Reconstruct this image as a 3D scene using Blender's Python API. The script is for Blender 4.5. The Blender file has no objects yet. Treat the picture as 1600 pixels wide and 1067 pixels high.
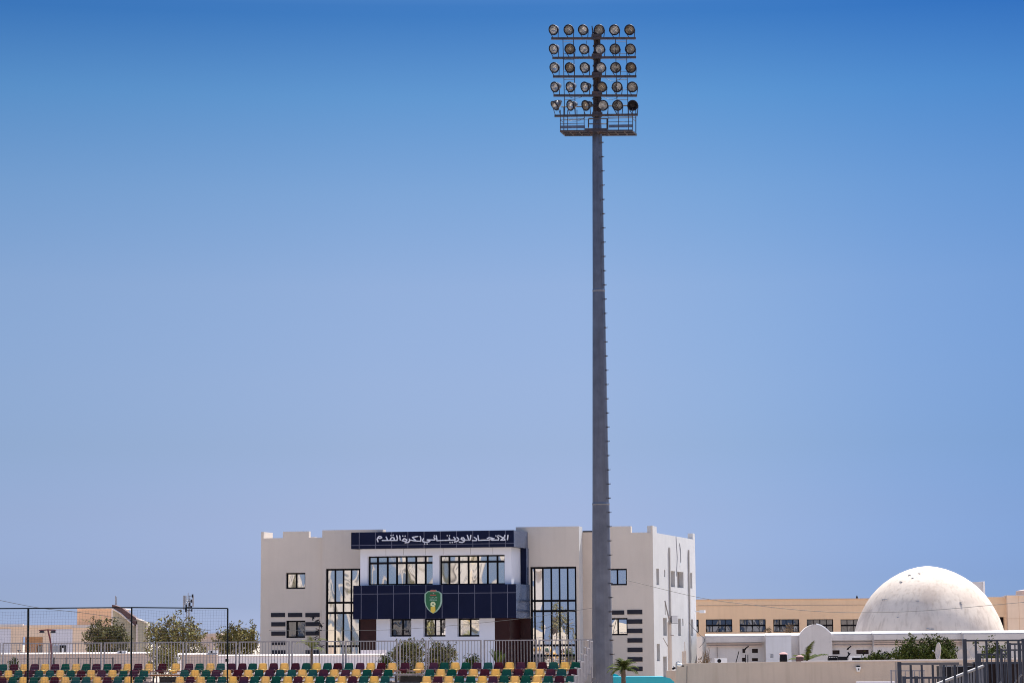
import bpy, math, random
from mathutils import Vector, Matrix
random.seed(7)
R = math.radians
SC = bpy.context.scene
COL = SC.collection

# ------------------------------------------------------------------ camera
FPX = 3500.0
CAMH = 4.5
PITCH, ROLL = 7.6, -0.36
cd = bpy.data.cameras.new('camera'); cam = bpy.data.objects.new('camera', cd); COL.objects.link(cam)
MR = Matrix.Rotation(R(90 + PITCH), 3, 'X') @ Matrix.Rotation(R(ROLL), 3, 'Z')
cam.rotation_euler = MR.to_euler()
cam.location = (0, 0, CAMH)
cd.sensor_width = 36.0
cd.lens = FPX / 1600 * 36
cd.clip_start = 0.5
cd.clip_end = 20000
SC.camera = cam
SC.cycles.pixel_filter_type = 'BLACKMAN_HARRIS'; SC.cycles.filter_width = 1.05

# ------------------------------------------------------------------ world and sun
SUN_AZ, SUN_EL = 36.0, 60.0        # azimuth from +Y towards +X
W = bpy.data.worlds.new('World'); SC.world = W; W.use_nodes = True
nt = W.node_tree; N = nt.nodes; L = nt.links
bg = N['Background']; bg.inputs['Strength'].default_value = 0.13
sky = N.new('ShaderNodeTexSky'); sky.sky_type = 'NISHITA'; sky.sun_disc = False
sky.sun_elevation = R(SUN_EL); sky.sun_rotation = R(SUN_AZ)
sky.air_density = 1.0; sky.dust_density = 1.0; sky.ozone_density = 2.0; sky.altitude = 0
tc = N.new('ShaderNodeTexCoord'); sx = N.new('ShaderNodeSeparateXYZ')
rp = N.new('ShaderNodeValToRGB'); mx = N.new('ShaderNodeMix'); mx.data_type = 'RGBA'; mx.blend_type = 'MULTIPLY'
mx.inputs[0].default_value = 1.0
L.new(tc.outputs['Generated'], sx.inputs[0]); L.new(sx.outputs['Z'], rp.inputs[0])
e = rp.color_ramp.elements
SKY_STOPS = [(0.0, (0.38425, 0.49010000000000004, 0.93815)), (0.017, (0.265, 0.338, 0.647)), (0.0283, (0.244, 0.299, 0.568)), (0.0566, (0.248, 0.275, 0.453)), (0.085, (0.25, 0.272, 0.392)), (0.1134, (0.272, 0.288, 0.386)), (0.1559, (0.286, 0.306, 0.383)), (0.1979, (0.231, 0.296, 0.376)), (0.2394, (0.145, 0.261, 0.362)), (0.2761, (0.064, 0.176, 0.314)), (0.45, (0.95, 0.95, 0.98)), (1.0, (1.2, 1.08, 0.94))]
e[0].position, e[0].color = SKY_STOPS[0][0], SKY_STOPS[0][1] + (1,)
e[1].position, e[1].color = SKY_STOPS[-1][0], SKY_STOPS[-1][1] + (1,)
for p, c in SKY_STOPS[1:-1]:
    k = e.new(p); k.color = c + (1,)
L.new(sky.outputs[0], mx.inputs[6]); L.new(rp.outputs[0], mx.inputs[7]); 
azr = N.new('ShaderNodeMapRange'); azr.inputs[1].default_value = -0.5; azr.inputs[2].default_value = 0.5; L.new(sx.outputs['X'], azr.inputs[0])
mz = N.new('ShaderNodeValToRGB'); ze = mz.color_ramp.elements; L.new(azr.outputs[0], mz.inputs[0])
ze[0].position, ze[0].color = 0.0, (1, 1, 1, 1); ze[1].position, ze[1].color = 1.0, (1, 1, 1, 1)
for p_, c_ in ((.26, (.90, .95, .97, 1)), (.34, (.94, .97, .98, 1)), (.44, (1, 1, 1, 1)), (.53, (.98, .99, 1, 1)), (.60, (.83, .92, .97, 1)), (.67, (.66, .81, .93, 1)), (.74, (.54, .72, .88, 1)), (.84, (.9, .95, 1, 1))):
    k = ze.new(p_); k.color = c_
my = N.new('ShaderNodeMix'); my.data_type = 'RGBA'; my.blend_type = 'MULTIPLY'; my.inputs[0].default_value = 1.0
L.new(mx.outputs[2], my.inputs[6]); L.new(mz.outputs[0], my.inputs[7]); L.new(my.outputs[2], bg.inputs['Color'])
sd = bpy.data.lights.new('sun', 'SUN'); sd.energy = 4.4; sd.angle = R(0.5); sd.color = (1.0, 0.95, 0.87)
so = bpy.data.objects.new('sun', sd); COL.objects.link(so)
sv = Vector((math.sin(R(SUN_AZ)) * math.cos(R(SUN_EL)), math.cos(R(SUN_AZ)) * math.cos(R(SUN_EL)), math.sin(R(SUN_EL))))
so.rotation_euler = sv.to_track_quat('Z', 'Y').to_euler(); so.location = (0, 0, 60)
SC.view_settings.view_transform = 'Standard'; SC.view_settings.look = 'None'
SC.view_settings.exposure = 1.05; SC.view_settings.gamma = 1.0

# ------------------------------------------------------------------ helpers
def ray(px, py):
    return MR @ Vector(((px - 800) / FPX, -(py - 533.5) / FPX, -1.0))
def P(px, py, Y):                       # point at world depth Y seen at photo pixel
    d = ray(px, py); t = Y / d.y
    return Vector((d.x * t, Y, CAMH + d.z * t))
class Frame:                            # a vertical plane: U runs right along it, Nn points out towards the viewer
    def __init__(s, px, py, Y, yaw):
        o = P(px, py, Y); s.o = Vector((o.x, o.y, 0)); a = R(yaw)
        s.U = Vector((math.cos(a), -math.sin(a), 0)); s.N = Vector((-math.sin(a), -math.cos(a), 0)); s.K = s.N.copy()
    def skew(s, deg):                    # returns run back at this bearing instead of square to the plane
        k = -Vector((math.sin(R(deg)), math.cos(R(deg)), 0)); s.K = k / k.dot(s.N); return s
    def hit(s, px, py, n=0.0):
        d = ray(px, py); c = Vector((0, 0, CAMH)); q = s.o + s.K * n
        t = (q - c).dot(s.N) / d.dot(s.N); h = c + d * t
        return ((h - q).dot(s.U), h.z)
    def u(s, px, py, n=0.0): return s.hit(px, py, n)[0]
    def z(s, px, py, n=0.0): return s.hit(px, py, n)[1]
    def p(s, u, z, n=0.0): return s.o + s.U * u + s.K * n + Vector((0, 0, z))

class MB:
    def __init__(s): s.v = []; s.f = []
    def add(s, vs, fs):
        k = len(s.v); s.v += [Vector(v) for v in vs]; s.f += [tuple(i + k for i in f) for f in fs]
    def hexa(s, c):                      # 8 corners: 4 bottom (ccw), 4 top
        s.add(c, [(3, 2, 1, 0), (4, 5, 6, 7), (0, 1, 5, 4), (1, 2, 6, 5), (2, 3, 7, 6), (3, 0, 4, 7)])
    def box(s, x0, x1, y0, y1, z0, z1):
        s.hexa([(x0, y0, z0), (x1, y0, z0), (x1, y1, z0), (x0, y1, z0), (x0, y0, z1), (x1, y0, z1), (x1, y1, z1), (x0, y1, z1)])
    def fbox(s, F, u0, u1, z0, z1, n0, n1):
        if u1 < u0: u0, u1 = u1, u0
        if z1 < z0: z0, z1 = z1, z0
        if n1 < n0: n0, n1 = n1, n0
        s.hexa([F.p(u0, z0, n1), F.p(u1, z0, n1), F.p(u1, z0, n0), F.p(u0, z0, n0),
                F.p(u0, z1, n1), F.p(u1, z1, n1), F.p(u1, z1, n0), F.p(u0, z1, n0)])
    def tube(s, a, b, r0, r1=None, n=6, cap=True):
        a, b = Vector(a), Vector(b); r1 = r0 if r1 is None else r1
        d = (b - a).normalized(); up = Vector((0, 0, 1)) if abs(d.z) < .9 else Vector((1, 0, 0))
        x = d.cross(up).normalized(); y = d.cross(x).normalized()
        vs = []
        for c, r in ((a, r0), (b, r1)):
            for i in range(n):
                t = 2 * math.pi * i / n; vs.append(c + x * (r * math.cos(t)) + y * (r * math.sin(t)))
        fs = [(i, (i + 1) % n, n + (i + 1) % n, n + i) for i in range(n)]
        if cap: fs += [tuple(range(n))[::-1], tuple(range(n, 2 * n))]
        s.add(vs, fs)
    def path(s, pts, r, n=5, r1=None):
        for i in range(len(pts) - 1):
            if r1 is None: s.tube(pts[i], pts[i + 1], r, n=n)
            else:
                m = len(pts) - 1; s.tube(pts[i], pts[i + 1], r + (r1 - r) * i / m, r + (r1 - r) * (i + 1) / m, n=n)
    def lathe(s, c, prof, n=24, axis=None):     # prof: (radius, height)
        c = Vector(c); ax = Vector(axis).normalized() if axis else Vector((0, 0, 1))
        up = Vector((0, 0, 1)) if abs(ax.z) < .9 else Vector((1, 0, 0))
        x = ax.cross(up).normalized(); y = ax.cross(x).normalized()
        vs = []
        for r, h in prof:
            for i in range(n):
                t = 2 * math.pi * i / n; vs.append(c + ax * h + x * (r * math.cos(t)) + y * (r * math.sin(t)))
        fs = []
        for j in range(len(prof) - 1):
            for i in range(n):
                a, b = j * n + i, j * n + (i + 1) % n; fs.append((a, b, b + n, a + n))
        s.add(vs, fs)
    def prism(s, F, poly, n0, n1):       # poly of (u,z) on a frame, extruded n0..n1
        k = len(poly); a = sum(poly[i][0] * poly[(i + 1) % k][1] - poly[(i + 1) % k][0] * poly[i][1] for i in range(k))
        if a < 0: poly = poly[::-1]
        vs = [F.p(u, z, n1) for u, z in poly] + [F.p(u, z, n0) for u, z in poly]
        fs = [tuple(range(k)), tuple(range(2 * k - 1, k - 1, -1))] + [(i, i + k, (i + 1) % k + k, (i + 1) % k) for i in range(k)]
        s.add(vs, fs)
    def quad(s, a, b, c, d): s.add([a, b, c, d], [(0, 1, 2, 3)])
    def build(s, name, mat, parent=None, origin=None, smooth=False):
        o = Vector(origin) if origin is not None else (Vector(parent['_o']) if parent is not None and '_o' in parent else Vector((0, 0, 0)))
        me = bpy.data.meshes.new(name); me.from_pydata([tuple(v - o) for v in s.v], [], s.f); me.update()
        if smooth:
            for q in me.polygons: q.use_smooth = True
        me.materials.append(mat)
        ob = bpy.data.objects.new(name, me); COL.objects.link(ob)
        ob['_o'] = tuple(o)
        if parent is not None: ob.parent = parent
        else: ob.location = o
        return ob
def tag(o, label=None, cat=None, group=None, kind=None):
    if label: o['label'] = label
    if cat: o['category'] = cat
    if group: o['group'] = group
    if kind: o['kind'] = kind
    return o
def thing(name, label, cat, loc, group=None):
    o = bpy.data.objects.new(name, None); COL.objects.link(o); o.location = loc; o['_o'] = tuple(loc)
    o.empty_display_size = .3
    return tag(o, label, cat, group)
def copy_tree(o, parent=None):
    c = o.copy(); COL.objects.link(c)
    if parent is not None: c.parent = parent
    for ch in list(o.children): copy_tree(ch, c)
    return c
def wall_holes(mb, F, u0, u1, z0, z1, n0, n1, holes):
    us = sorted({u0, u1} | {h[0] for h in holes} | {h[1] for h in holes}); us = [x for x in us if u0 <= x <= u1]
    for a, b in zip(us[:-1], us[1:]):
        m = (a + b) / 2; col = sorted([(h[2], h[3]) for h in holes if h[0] < m < h[1]]); z = z0
        for c, d in col:
            if c > z: mb.fbox(F, a, b, z, c, n0, n1)
            z = max(z, d)
        if z < z1: mb.fbox(F, a, b, z, z1, n0, n1)

# ------------------------------------------------------------------ materials
def mat(name, col, rough=.8, metal=0.0, var=.12, scale=1.5, bump=0.0, bscale=20, streak=0.0, col2=None, spec=.5, island=0.0, coat=0.0, fade=0.0):
    m = bpy.data.materials.new(name); m.use_nodes = True; t = m.node_tree; n = t.nodes; l = t.links
    b = n['Principled BSDF']; b.inputs['Roughness'].default_value = rough; b.inputs['Metallic'].default_value = metal
    b.inputs['Specular IOR Level'].default_value = spec; b.inputs['Coat Weight'].default_value = coat
    c = n.new('ShaderNodeTexCoord'); g = n.new('ShaderNodeNewGeometry')
    nz = n.new('ShaderNodeTexNoise'); nz.inputs['Scale'].default_value = scale; nz.inputs['Detail'].default_value = 6; nz.inputs['Roughness'].default_value = .6
    l.new(g.outputs['Position'], nz.inputs['Vector'])
    r = n.new('ShaderNodeMapRange'); r.inputs[1].default_value = .3; r.inputs[2].default_value = .7
    r.inputs[3].default_value = 1 - var; r.inputs[4].default_value = 1 + var
    l.new(nz.outputs[0], r.inputs[0])
    h = n.new('ShaderNodeHueSaturation'); h.inputs['Color'].default_value = col + (1,); l.new(r.outputs[0], h.inputs['Value'])
    out = h.outputs[0]
    if col2:
        n2 = n.new('ShaderNodeTexNoise'); n2.inputs['Scale'].default_value = scale * .6; n2.inputs['Detail'].default_value = 8
        l.new(g.outputs['Position'], n2.inputs['Vector'])
        rr = n.new('ShaderNodeMapRange'); rr.inputs[1].default_value = .48; rr.inputs[2].default_value = .66; l.new(n2.outputs[0], rr.inputs[0])
        m2 = n.new('ShaderNodeMix'); m2.data_type = 'RGBA'; m2.inputs[7].default_value = col2 + (1,)
        l.new(rr.outputs[0], m2.inputs[0]); l.new(out, m2.inputs[6]); out = m2.outputs[2]
    if streak:
        mp = n.new('ShaderNodeMapping'); mp.inputs['Scale'].default_value = (3, 3, .22); l.new(g.outputs['Position'], mp.inputs['Vector'])
        n3 = n.new('ShaderNodeTexNoise'); n3.inputs['Scale'].default_value = 1.2; n3.inputs['Detail'].default_value = 7; l.new(mp.outputs[0], n3.inputs['Vector'])
        r3 = n.new('ShaderNodeMapRange'); r3.inputs[1].default_value = .5; r3.inputs[2].default_value = .72; r3.inputs[3].default_value = 0; r3.inputs[4].default_value = streak
        l.new(n3.outputs[0], r3.inputs[0]); m3 = n.new('ShaderNodeMix'); m3.data_type = 'RGBA'
        m3.inputs[7].default_value = (col[0] * .55, col[1] * .5, col[2] * .46, 1)
        l.new(r3.outputs[0], m3.inputs[0]); l.new(out, m3.inputs[6]); out = m3.outputs[2]
    if island:
        ri = n.new('ShaderNodeMapRange'); ri.inputs[3].default_value = 1 - island; ri.inputs[4].default_value = 1 + island
        l.new(g.outputs['Random Per Island'], ri.inputs[0]); h2 = n.new('ShaderNodeHueSaturation')
        l.new(ri.outputs[0], h2.inputs['Value']); l.new(out, h2.inputs['Color'])
        rh = n.new('ShaderNodeMapRange'); rh.inputs[3].default_value = .5 - island * .06; rh.inputs[4].default_value = .5 + island * .05
        n5 = n.new('ShaderNodeTexWhiteNoise'); n5.noise_dimensions = '1D'; l.new(g.outputs['Random Per Island'], n5.inputs['W'])
        l.new(n5.outputs['Value'], rh.inputs[0]); l.new(rh.outputs[0], h2.inputs['Hue']); out = h2.outputs[0]
    if fade:                              # sun fading differs from piece to piece
        oi = n.new('ShaderNodeObjectInfo'); fr_ = n.new('ShaderNodeMapRange'); fr_.inputs[3].default_value = 0; fr_.inputs[4].default_value = fade; l.new(oi.outputs['Random'], fr_.inputs[0])
        fm = n.new('ShaderNodeMix'); fm.data_type = 'RGBA'; l.new(fr_.outputs[0], fm.inputs[0]); l.new(out, fm.inputs[6]); fm.inputs[7].default_value = (col[0] * .9 + .06, col[1] * .85 + .07, col[2] * .8 + .12, 1); out = fm.outputs[2]
    l.new(out, b.inputs['Base Color'])
    if bump:
        nb = n.new('ShaderNodeTexNoise'); nb.inputs['Scale'].default_value = bscale; nb.inputs['Detail'].default_value = 4
        l.new(g.outputs['Position'], nb.inputs['Vector']); bu = n.new('ShaderNodeBump'); bu.inputs['Strength'].default_value = bump
        bu.inputs['Distance'].default_value = .05; l.new(nb.outputs[0], bu.inputs['Height']); l.new(bu.outputs[0], b.inputs['Normal'])
    return m
def glass(name, tint, wob=.05, scale=.9, metal=.9, rough=.0):
    m = bpy.data.materials.new(name); m.use_nodes = True; t = m.node_tree; n = t.nodes; l = t.links; b = n['Principled BSDF']
    b.inputs['Base Color'].default_value = tint + (1,); b.inputs['Metallic'].default_value = metal; b.inputs['Roughness'].default_value = rough
    g = n.new('ShaderNodeNewGeometry'); mp = n.new('ShaderNodeMapping'); mp.inputs['Scale'].default_value = (1, 1, .45)
    l.new(g.outputs['Position'], mp.inputs['Vector'])
    nz = n.new('ShaderNodeTexNoise'); nz.inputs['Scale'].default_value = scale; nz.inputs['Detail'].default_value = 2; nz.inputs['Distortion'].default_value = .8
    l.new(mp.outputs[0], nz.inputs['Vector'])
    # panes differ: each pane (island) is tilted a hair its own way, and warped
    wn = n.new('ShaderNodeTexWhiteNoise'); wn.noise_dimensions = '1D'; l.new(g.outputs['Random Per Island'], wn.inputs['W'])
    s1 = n.new('ShaderNodeVectorMath'); s1.operation = 'SUBTRACT'; s1.inputs[1].default_value = (.5, .5, .5); l.new(nz.outputs['Color'], s1.inputs[0])
    k1 = n.new('ShaderNodeVectorMath'); k1.operation = 'SCALE'; k1.inputs['Scale'].default_value = wob * 4; l.new(s1.outputs[0], k1.inputs[0])
    s2 = n.new('ShaderNodeVectorMath'); s2.operation = 'SUBTRACT'; s2.inputs[1].default_value = (.5, .5, .5); l.new(wn.outputs['Color'], s2.inputs[0])
    k2 = n.new('ShaderNodeVectorMath'); k2.operation = 'SCALE'; k2.inputs['Scale'].default_value = wob * .8; l.new(s2.outputs[0], k2.inputs[0])
    a1 = n.new('ShaderNodeVectorMath'); a1.operation = 'ADD'; l.new(g.outputs['Normal'], a1.inputs[0]); l.new(k1.outputs[0], a1.inputs[1])
    a2 = n.new('ShaderNodeVectorMath'); a2.operation = 'ADD'; l.new(a1.outputs[0], a2.inputs[0]); l.new(k2.outputs[0], a2.inputs[1])
    nn = n.new('ShaderNodeVectorMath'); nn.operation = 'NORMALIZE'; l.new(a2.outputs[0], nn.inputs[0]); l.new(nn.outputs[0], b.inputs['Normal'])
    return m
M = {}
M['wall'] = mat('cream_plaster', (.58, .515, .46), .9, var=.05, scale=.35, bump=.15, streak=.07)
M['side'] = mat('white_plaster', (.52, .515, .52), .9, var=.05, scale=.7, bump=.2, streak=.12)
M['peachwall'] = mat('beige_plaster', (.56, .47, .40), .9, var=.06, scale=.8, streak=.1)
M['white'] = mat('white_cladding', (.66, .68, .77), .45, var=.03, scale=.6, spec=.4)
M['navy'] = mat('navy_panel', (.0055, .0085, .031), .35, var=.12, scale=.8, spec=.08)
M['joint'] = mat('panel_joint', (.085, .09, .145), .5, var=.1)
M['letter'] = mat('white_letters', (.62, .64, .74), .5, var=.02)
M['black'] = mat('black_frame', (.0035, .0035, .006), .5, var=.2, spec=.08)
M['stripe'] = mat('charcoal_stripe', (.026, .026, .036), .8, spec=.15, var=.15, scale=2)
M['brown'] = mat('brown_cladding', (.030, .009, .010), .3, var=.15, scale=1, spec=.15)
M['glass'] = glass('mirror_glass', (.66, .63, .57), .035, .55, rough=.03)
M['glass2'] = glass('calm_glass', (.68, .67, .65), .009, .4)
M['glassd'] = glass('dark_glass', (.12, .125, .14), .06, 1.0)
M['pipe'] = mat('grey_plastic_pipe', (.37, .35, .34), .7, var=.1)
M['recess'] = mat('window_shutter', (.25, .22, .205), .7, var=.15, scale=3)
M['mast'] = mat('galvanised_steel', (.14, .142, .17), .32, metal=.85, var=.2, scale=1.2, streak=.35)
M['lampframe'] = mat('weathered_steel', (.040, .036, .045), .6, metal=.2, var=.3, scale=6, col2=(.075, .05, .045), spec=.2)
M['housing'] = mat('floodlight_housing', (.13, .125, .13), .35, metal=.6, var=.2, scale=5)
M['rim'] = mat('floodlight_rim', (.008, .009, .018), .5, var=.2, spec=.1)
M['rail'] = mat('grey_railing', (.26, .245, .265), .5, metal=.2, var=.15, scale=6)
M['railm'] = mat('mid_railing', (.11, .115, .14), .5, var=.2, spec=.2)
M['raild'] = mat('dark_railing', (.035, .04, .058), .5, metal=.1, spec=.2, var=.25, scale=8)
M['raill'] = mat('pale_handrail', (.10, .095, .105), .5, metal=.2, var=.2, scale=9)
M['net'] = mat('net_thread', (.045, .045, .06), .9, var=.1)
M['netpost'] = mat('black_post', (.003, .007, .009), .5, var=.2, spec=.1)
M['deck'] = mat('aluminium_deck', (.42, .33, .30), .6, var=.2, scale=3)
M['deckd'] = mat('stand_frame', (.05, .05, .06), .6, var=.2, metal=.3)
M['orange'] = mat('orange_plank', (.45, .17, .06), .7, var=.15)
M['s_green'] = mat('green_plastic', (.003, .085, .048), .38, var=.15, scale=4, spec=.15, fade=0.35)
M['s_maroon'] = mat('maroon_plastic', (.085, .006, .012), .38, var=.2, scale=4, spec=.15, fade=0.35)
M['s_yellow'] = mat('yellow_plastic', (.95, .56, .12), .4, var=.1, scale=4, spec=.15, fade=.6)
M['taupe'] = mat('taupe_render', (.53, .425, .345), .95, var=.05, scale=.6, bump=.15, streak=.22)
M['taupe2'] = mat('pinkish_render', (.54, .425, .37), .95, var=.08, scale=.9, streak=.25)
M['cap'] = mat('pale_coping', (.60, .53, .50), .9, var=.06)
M['bwall'] = mat('white_boundary', (.84, .77, .77), .9, var=.05, scale=.8, streak=.15)
M['peach'] = mat('peach_paint', (.77, .54, .355), .9, var=.04, scale=.5, streak=.1)
M['peach2'] = mat('pale_peach_paint', (.76, .58, .44), .9, var=.05, scale=.6, streak=.1)
M['brownpeach'] = mat('ochre_and_porch_shade', (.62, .41, .27), .9, var=.05, scale=.6, streak=.1)
M['lavender'] = mat('lavender_paint', (.62, .61, .68), .9, var=.04, scale=.6)
M['dome'] = mat('weathered_dome_paint', (.64, .54, .455), .85, var=.10, scale=.55, bump=.5, bscale=1.2, col2=(.49, .395, .33), streak=.5)
M['domeseam'] = mat('dome_seam', (.50, .43, .37), .9, var=.15, scale=2)
M['low'] = mat('lime_wash', (.56, .53, .53), .9, var=.06, scale=.8, streak=.2, bump=.2)
M['lowb'] = mat('bluish_lime_wash', (.60, .61, .66), .9, var=.05, scale=.8, streak=.15)
M['shutter'] = mat('brown_shutter', (.03, .02, .02), .7, spec=.1, var=.2)
M['roofbrown'] = mat('brown_roof', (.10, .055, .055), .8, var=.15, scale=2)
M['olive'] = mat('olive_wall', (.40, .37, .29), .9, var=.08, scale=1)
M['red'] = mat('red_lamp_post', (.13, .01, .018), .45, var=.15)
M['teal'] = mat('turquoise_paint', (.004, .38, .46), .3, var=.06, spec=.6)
M['leaf'] = mat('olive_leaf', (.22, .19, .07), .85, spec=.12, var=.3, scale=1.5, island=.55)
M['leafd'] = mat('dark_leaf', (.14, .13, .055), .85, spec=.12, var=.3, scale=1.5, island=.6)
M['leafg'] = mat('fresh_leaf', (.058, .074, .016), .85, spec=.12, var=.3, scale=1.5, island=.5)
M['palm'] = mat('palm_frond', (.13, .14, .05), .85, spec=.12, var=.25, scale=2, island=.4)
M['bark'] = mat('bark', (.10, .07, .05), .9, var=.3, scale=6)
M['dry'] = mat('dry_twigs', (.16, .10, .05), .9, var=.3, scale=6)
M['sand'] = mat('sandy_ground', (.48, .40, .32), .95, var=.12, scale=.08, col2=(.33, .28, .23))
M['cable'] = mat('black_cable', (.03, .03, .035), .6, var=.1)
M['grey'] = mat('grey_metal', (.30, .31, .35), .5, metal=.3, var=.2, scale=5)
M['dish'] = mat('dish_paint', (.47, .43, .41), .7, var=.1, scale=3)
M['ac'] = mat('white_metal', (.72, .72, .74), .5, var=.06, scale=3)
M['dark'] = mat('dark_grille', (.012, .012, .016), .7, spec=.1, var=.2)
M['pink'] = mat('pink_cloth', (.50, .30, .28), .9, var=.15)
M['c_green'] = mat('crest_green', (.004, .105, .035), .5, var=.1)
M['c_white'] = mat('crest_silver', (.30, .46, .38), .5, var=.05)
M['c_red'] = mat('crest_red', (.42, .06, .05), .5, var=.1)
M['c_yellow'] = mat('crest_yellow', (.70, .50, .06), .5, var=.08)
M['c_cream'] = mat('crest_cream', (.66, .70, .42), .5, var=.08)
def lens_mat(name, tint, rough):
    m = mat(name, tint, rough, metal=.85, var=.5, scale=5, bump=.5, bscale=5); return m
LENS = [lens_mat('floodlight_glass', (.48, .49, .52), .14), lens_mat('dusty_floodlight_glass', (.38, .38, .39), .28),
        lens_mat('amber_floodlight_glass', (.34, .31, .28), .22), lens_mat('burnt_floodlight_glass', (.05, .045, .05), .5)]

# ------------------------------------------------------------------ ground
g = MB(); g.add([(-6000, -3000, 0), (6000, -3000, 0), (6000, 9000, 0), (-6000, 9000, 0)], [(0, 1, 2, 3)])
tag(g.build('ground', M['sand']), kind='structure')

# ================================================================== federation building
A = Frame(1022, 990, 160, 9.5).skew(18.0)
S = Frame(1022, 990, 160, -72.0)        # sunlit side wall, runs away to the right
bd = thing('office_building', 'cream three storey office building with navy sign band and mirrored windows, behind the seats', 'building', tuple(A.p(-14, 0, 0)))
TH = .35
def rect(F, x0, y0, x1, y1, n=0.0):     # pixel rectangle -> (u0,u1,z0,z1) on the frame
    xm, ym = (x0 + x1) / 2, (y0 + y1) / 2
    return (F.u(x0, ym, n), F.u(x1, ym, n), F.z(xm, y1, n), F.z(xm, y0, n))
def window(F, r, n, vs, hs, fr=.11, inset=.18, parent=bd, gm='glass', name='window', mid=.11, edge=None):
    """frame + mullions as one mesh, one pane mesh child. vs: fractions/us of mullions, hs: zs of transoms"""
    u0, u1, z0, z1 = r; f = MB(); d0, d1 = n - inset - .06, n - inset + .02
    f.fbox(F, u0, u0 + fr, z0, z1, d0, d1); f.fbox(F, u1 - fr, u1, z0, z1, d0, d1)
    f.fbox(F, u0 + fr, u1 - fr, z0, z0 + fr, d0, d1); f.fbox(F, u0 + fr, u1 - fr, z1 - fr, z1, d0, d1)
    for v in vs: f.fbox(F, v - mid / 2, v + mid / 2, z0 + fr, z1 - fr, d0, d1 + .004)
    for h in hs: f.fbox(F, u0 + fr, u1 - fr, h - .075, h + .075, d0, d1 + .008)
    w = f.build(name, M['black'], parent)
    gl = MB(); es = [u0 + fr] + list(vs) + [u1 - fr]; zs = [z0 + fr] + sorted(hs) + [z1 - fr]
    for a, b in zip(es[:-1], es[1:]):
        for c, d in zip(zs[:-1], zs[1:]):
            q = n - inset - .03
            gl.quad(F.p(a, c, q), F.p(b, c, q), F.p(b, d, q), F.p(a, d, q))
    gl.build('pane', M[gm], w)
    return w
zb = 0.0
# --- left wing
uL = A.u(407.5, 900); uA = A.u(503.5, 900); zt = A.z(455, 840)
w_ul = rect(A, 446.5, 894.5, 477, 919.5); w_ll = rect(A, 447, 969, 477, 996)
mb = MB()
wall_holes(mb, A, uL, uA, zb, zt, -TH, 0, [w_ul, w_ll])
m = A.z(460, 830)
mb.fbox(A, A.u(442, 835), A.u(482.5, 835), zt, m, -TH, 0)
mb.fbox(A, uL, A.u(412, 835), zt, m, -1.6, 0)
mb.fbox(A, uL, uL + TH, zb, zt, -12.2, -TH)
mb.fbox(A, uL, uL + TH, zt, m, -12.2, -9)
# --- right wing wall n=0
uR0 = A.u(900, 900); uR1 = -0.001
w_ur = rect(A, 948, 888, 979.5, 914); w_lr = rect(A, 949, 965, 980.5, 992)
ztr = A.z(1000, 831.5); mr = A.z(1000, 821.5)
wall_holes(mb, A, uR0, uR1, zb, ztr, -TH, 0, [w_ur, w_lr])
mb.fbox(A, A.u(945, 826), A.u(985.5, 826), ztr, mr, -TH, 0)
mb.fbox(A, A.u(1016.8, 826), uR1, ztr, mr + .02, -TH, 0)
# --- block 2 (left of the bay)
uB0, uB1 = A.u(503.5, 850, .3), A.u(598, 830, .3); zB = A.z(540, 827.6, .3)
cw1 = (A.u(509, 930, .3), A.u(575, 930, .3), A.z(535, 1040, .3), A.z(535, 888, .3))
wall_holes(mb, A, uB0, uB1, zb, zB, -.3, .3, [cw1])
# --- centre wall behind bay
mb.fbox(A, uB1, A.u(812, 830, .9), zb, A.z(700, 838), -TH, 0)
# --- block 3
uC0, uC1 = A.u(806, 850, .9), A.u(904.5, 850, .9); zC = A.z(880, 822.2, .9)
cw2 = (A.u(828.5, 930, .9), A.u(900.8, 930, .9), A.z(865, 1045, .9), A.z(865, 885, .9))
wall_holes(mb, A, uC0, uC1, zb, zC, 0.002, .9, [cw2])
# --- roof and back wall
mb.fbox(A, uL + TH, -.5, zt - .9, zt - .7, -12.2, -TH)
mb.fbox(A, uL + .01, -.42, zb, zt - .01, -12.5, -12.2)
mb.build('wall', M['wall'], bd)
# recessed strip right of block 3 in warmer plaster, darkened since the recess is lit less
mb = MB(); mb.fbox(A, uC1 + .01, A.u(944, 900), zb, A.z(917, 831.2), .004, .04); mb.build('wall_strip', M['peachwall'], bd)
mb = MB(); mb.fbox(A, uC1 + .03, A.u(944, 830), A.z(917, 831.2), A.z(917, 829), -.3, .05); mb.build('coping', M['stripe'], bd)
# block 3 sunlit return face
mb = MB(); mb.fbox(A, uC1, uC1 + .012, zb, zC, .05, .898); mb.build('wall_return', M['side'], bd)
# windows on the wings
def two(F, r, n, mx_, gm): return window(F, r, n, [F.u(mx_[0], mx_[1], n)], [], parent=bd, gm=gm)
two(A, w_ul, 0, (462, 907), 'glass'); two(A, w_ll, 0, (462.3, 982), 'glassd')
two(A, w_ur, 0, (963.8, 900), 'glass2'); two(A, w_lr, 0, (964.8, 978), 'glass2')
# curtain windows
window(A, cw1, .3, [A.u(x, 930, .3) for x in (522.9, 535.7, 548.1, 561.1)], [A.z(535, y, .3) for y in (941, 957, 1009, 1024)], fr=.13, inset=.12, name='curtain_window')
window(A, cw2, .9, [A.u(x, 930, .9) for x in (834.8, 847.7, 860.8, 873.7, 886.5)], [A.z(865, y, .9) for y in (938, 954, 1007.6, 1023.5)], fr=.14, inset=.12, gm='glass2', name='curtain_window')
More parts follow.
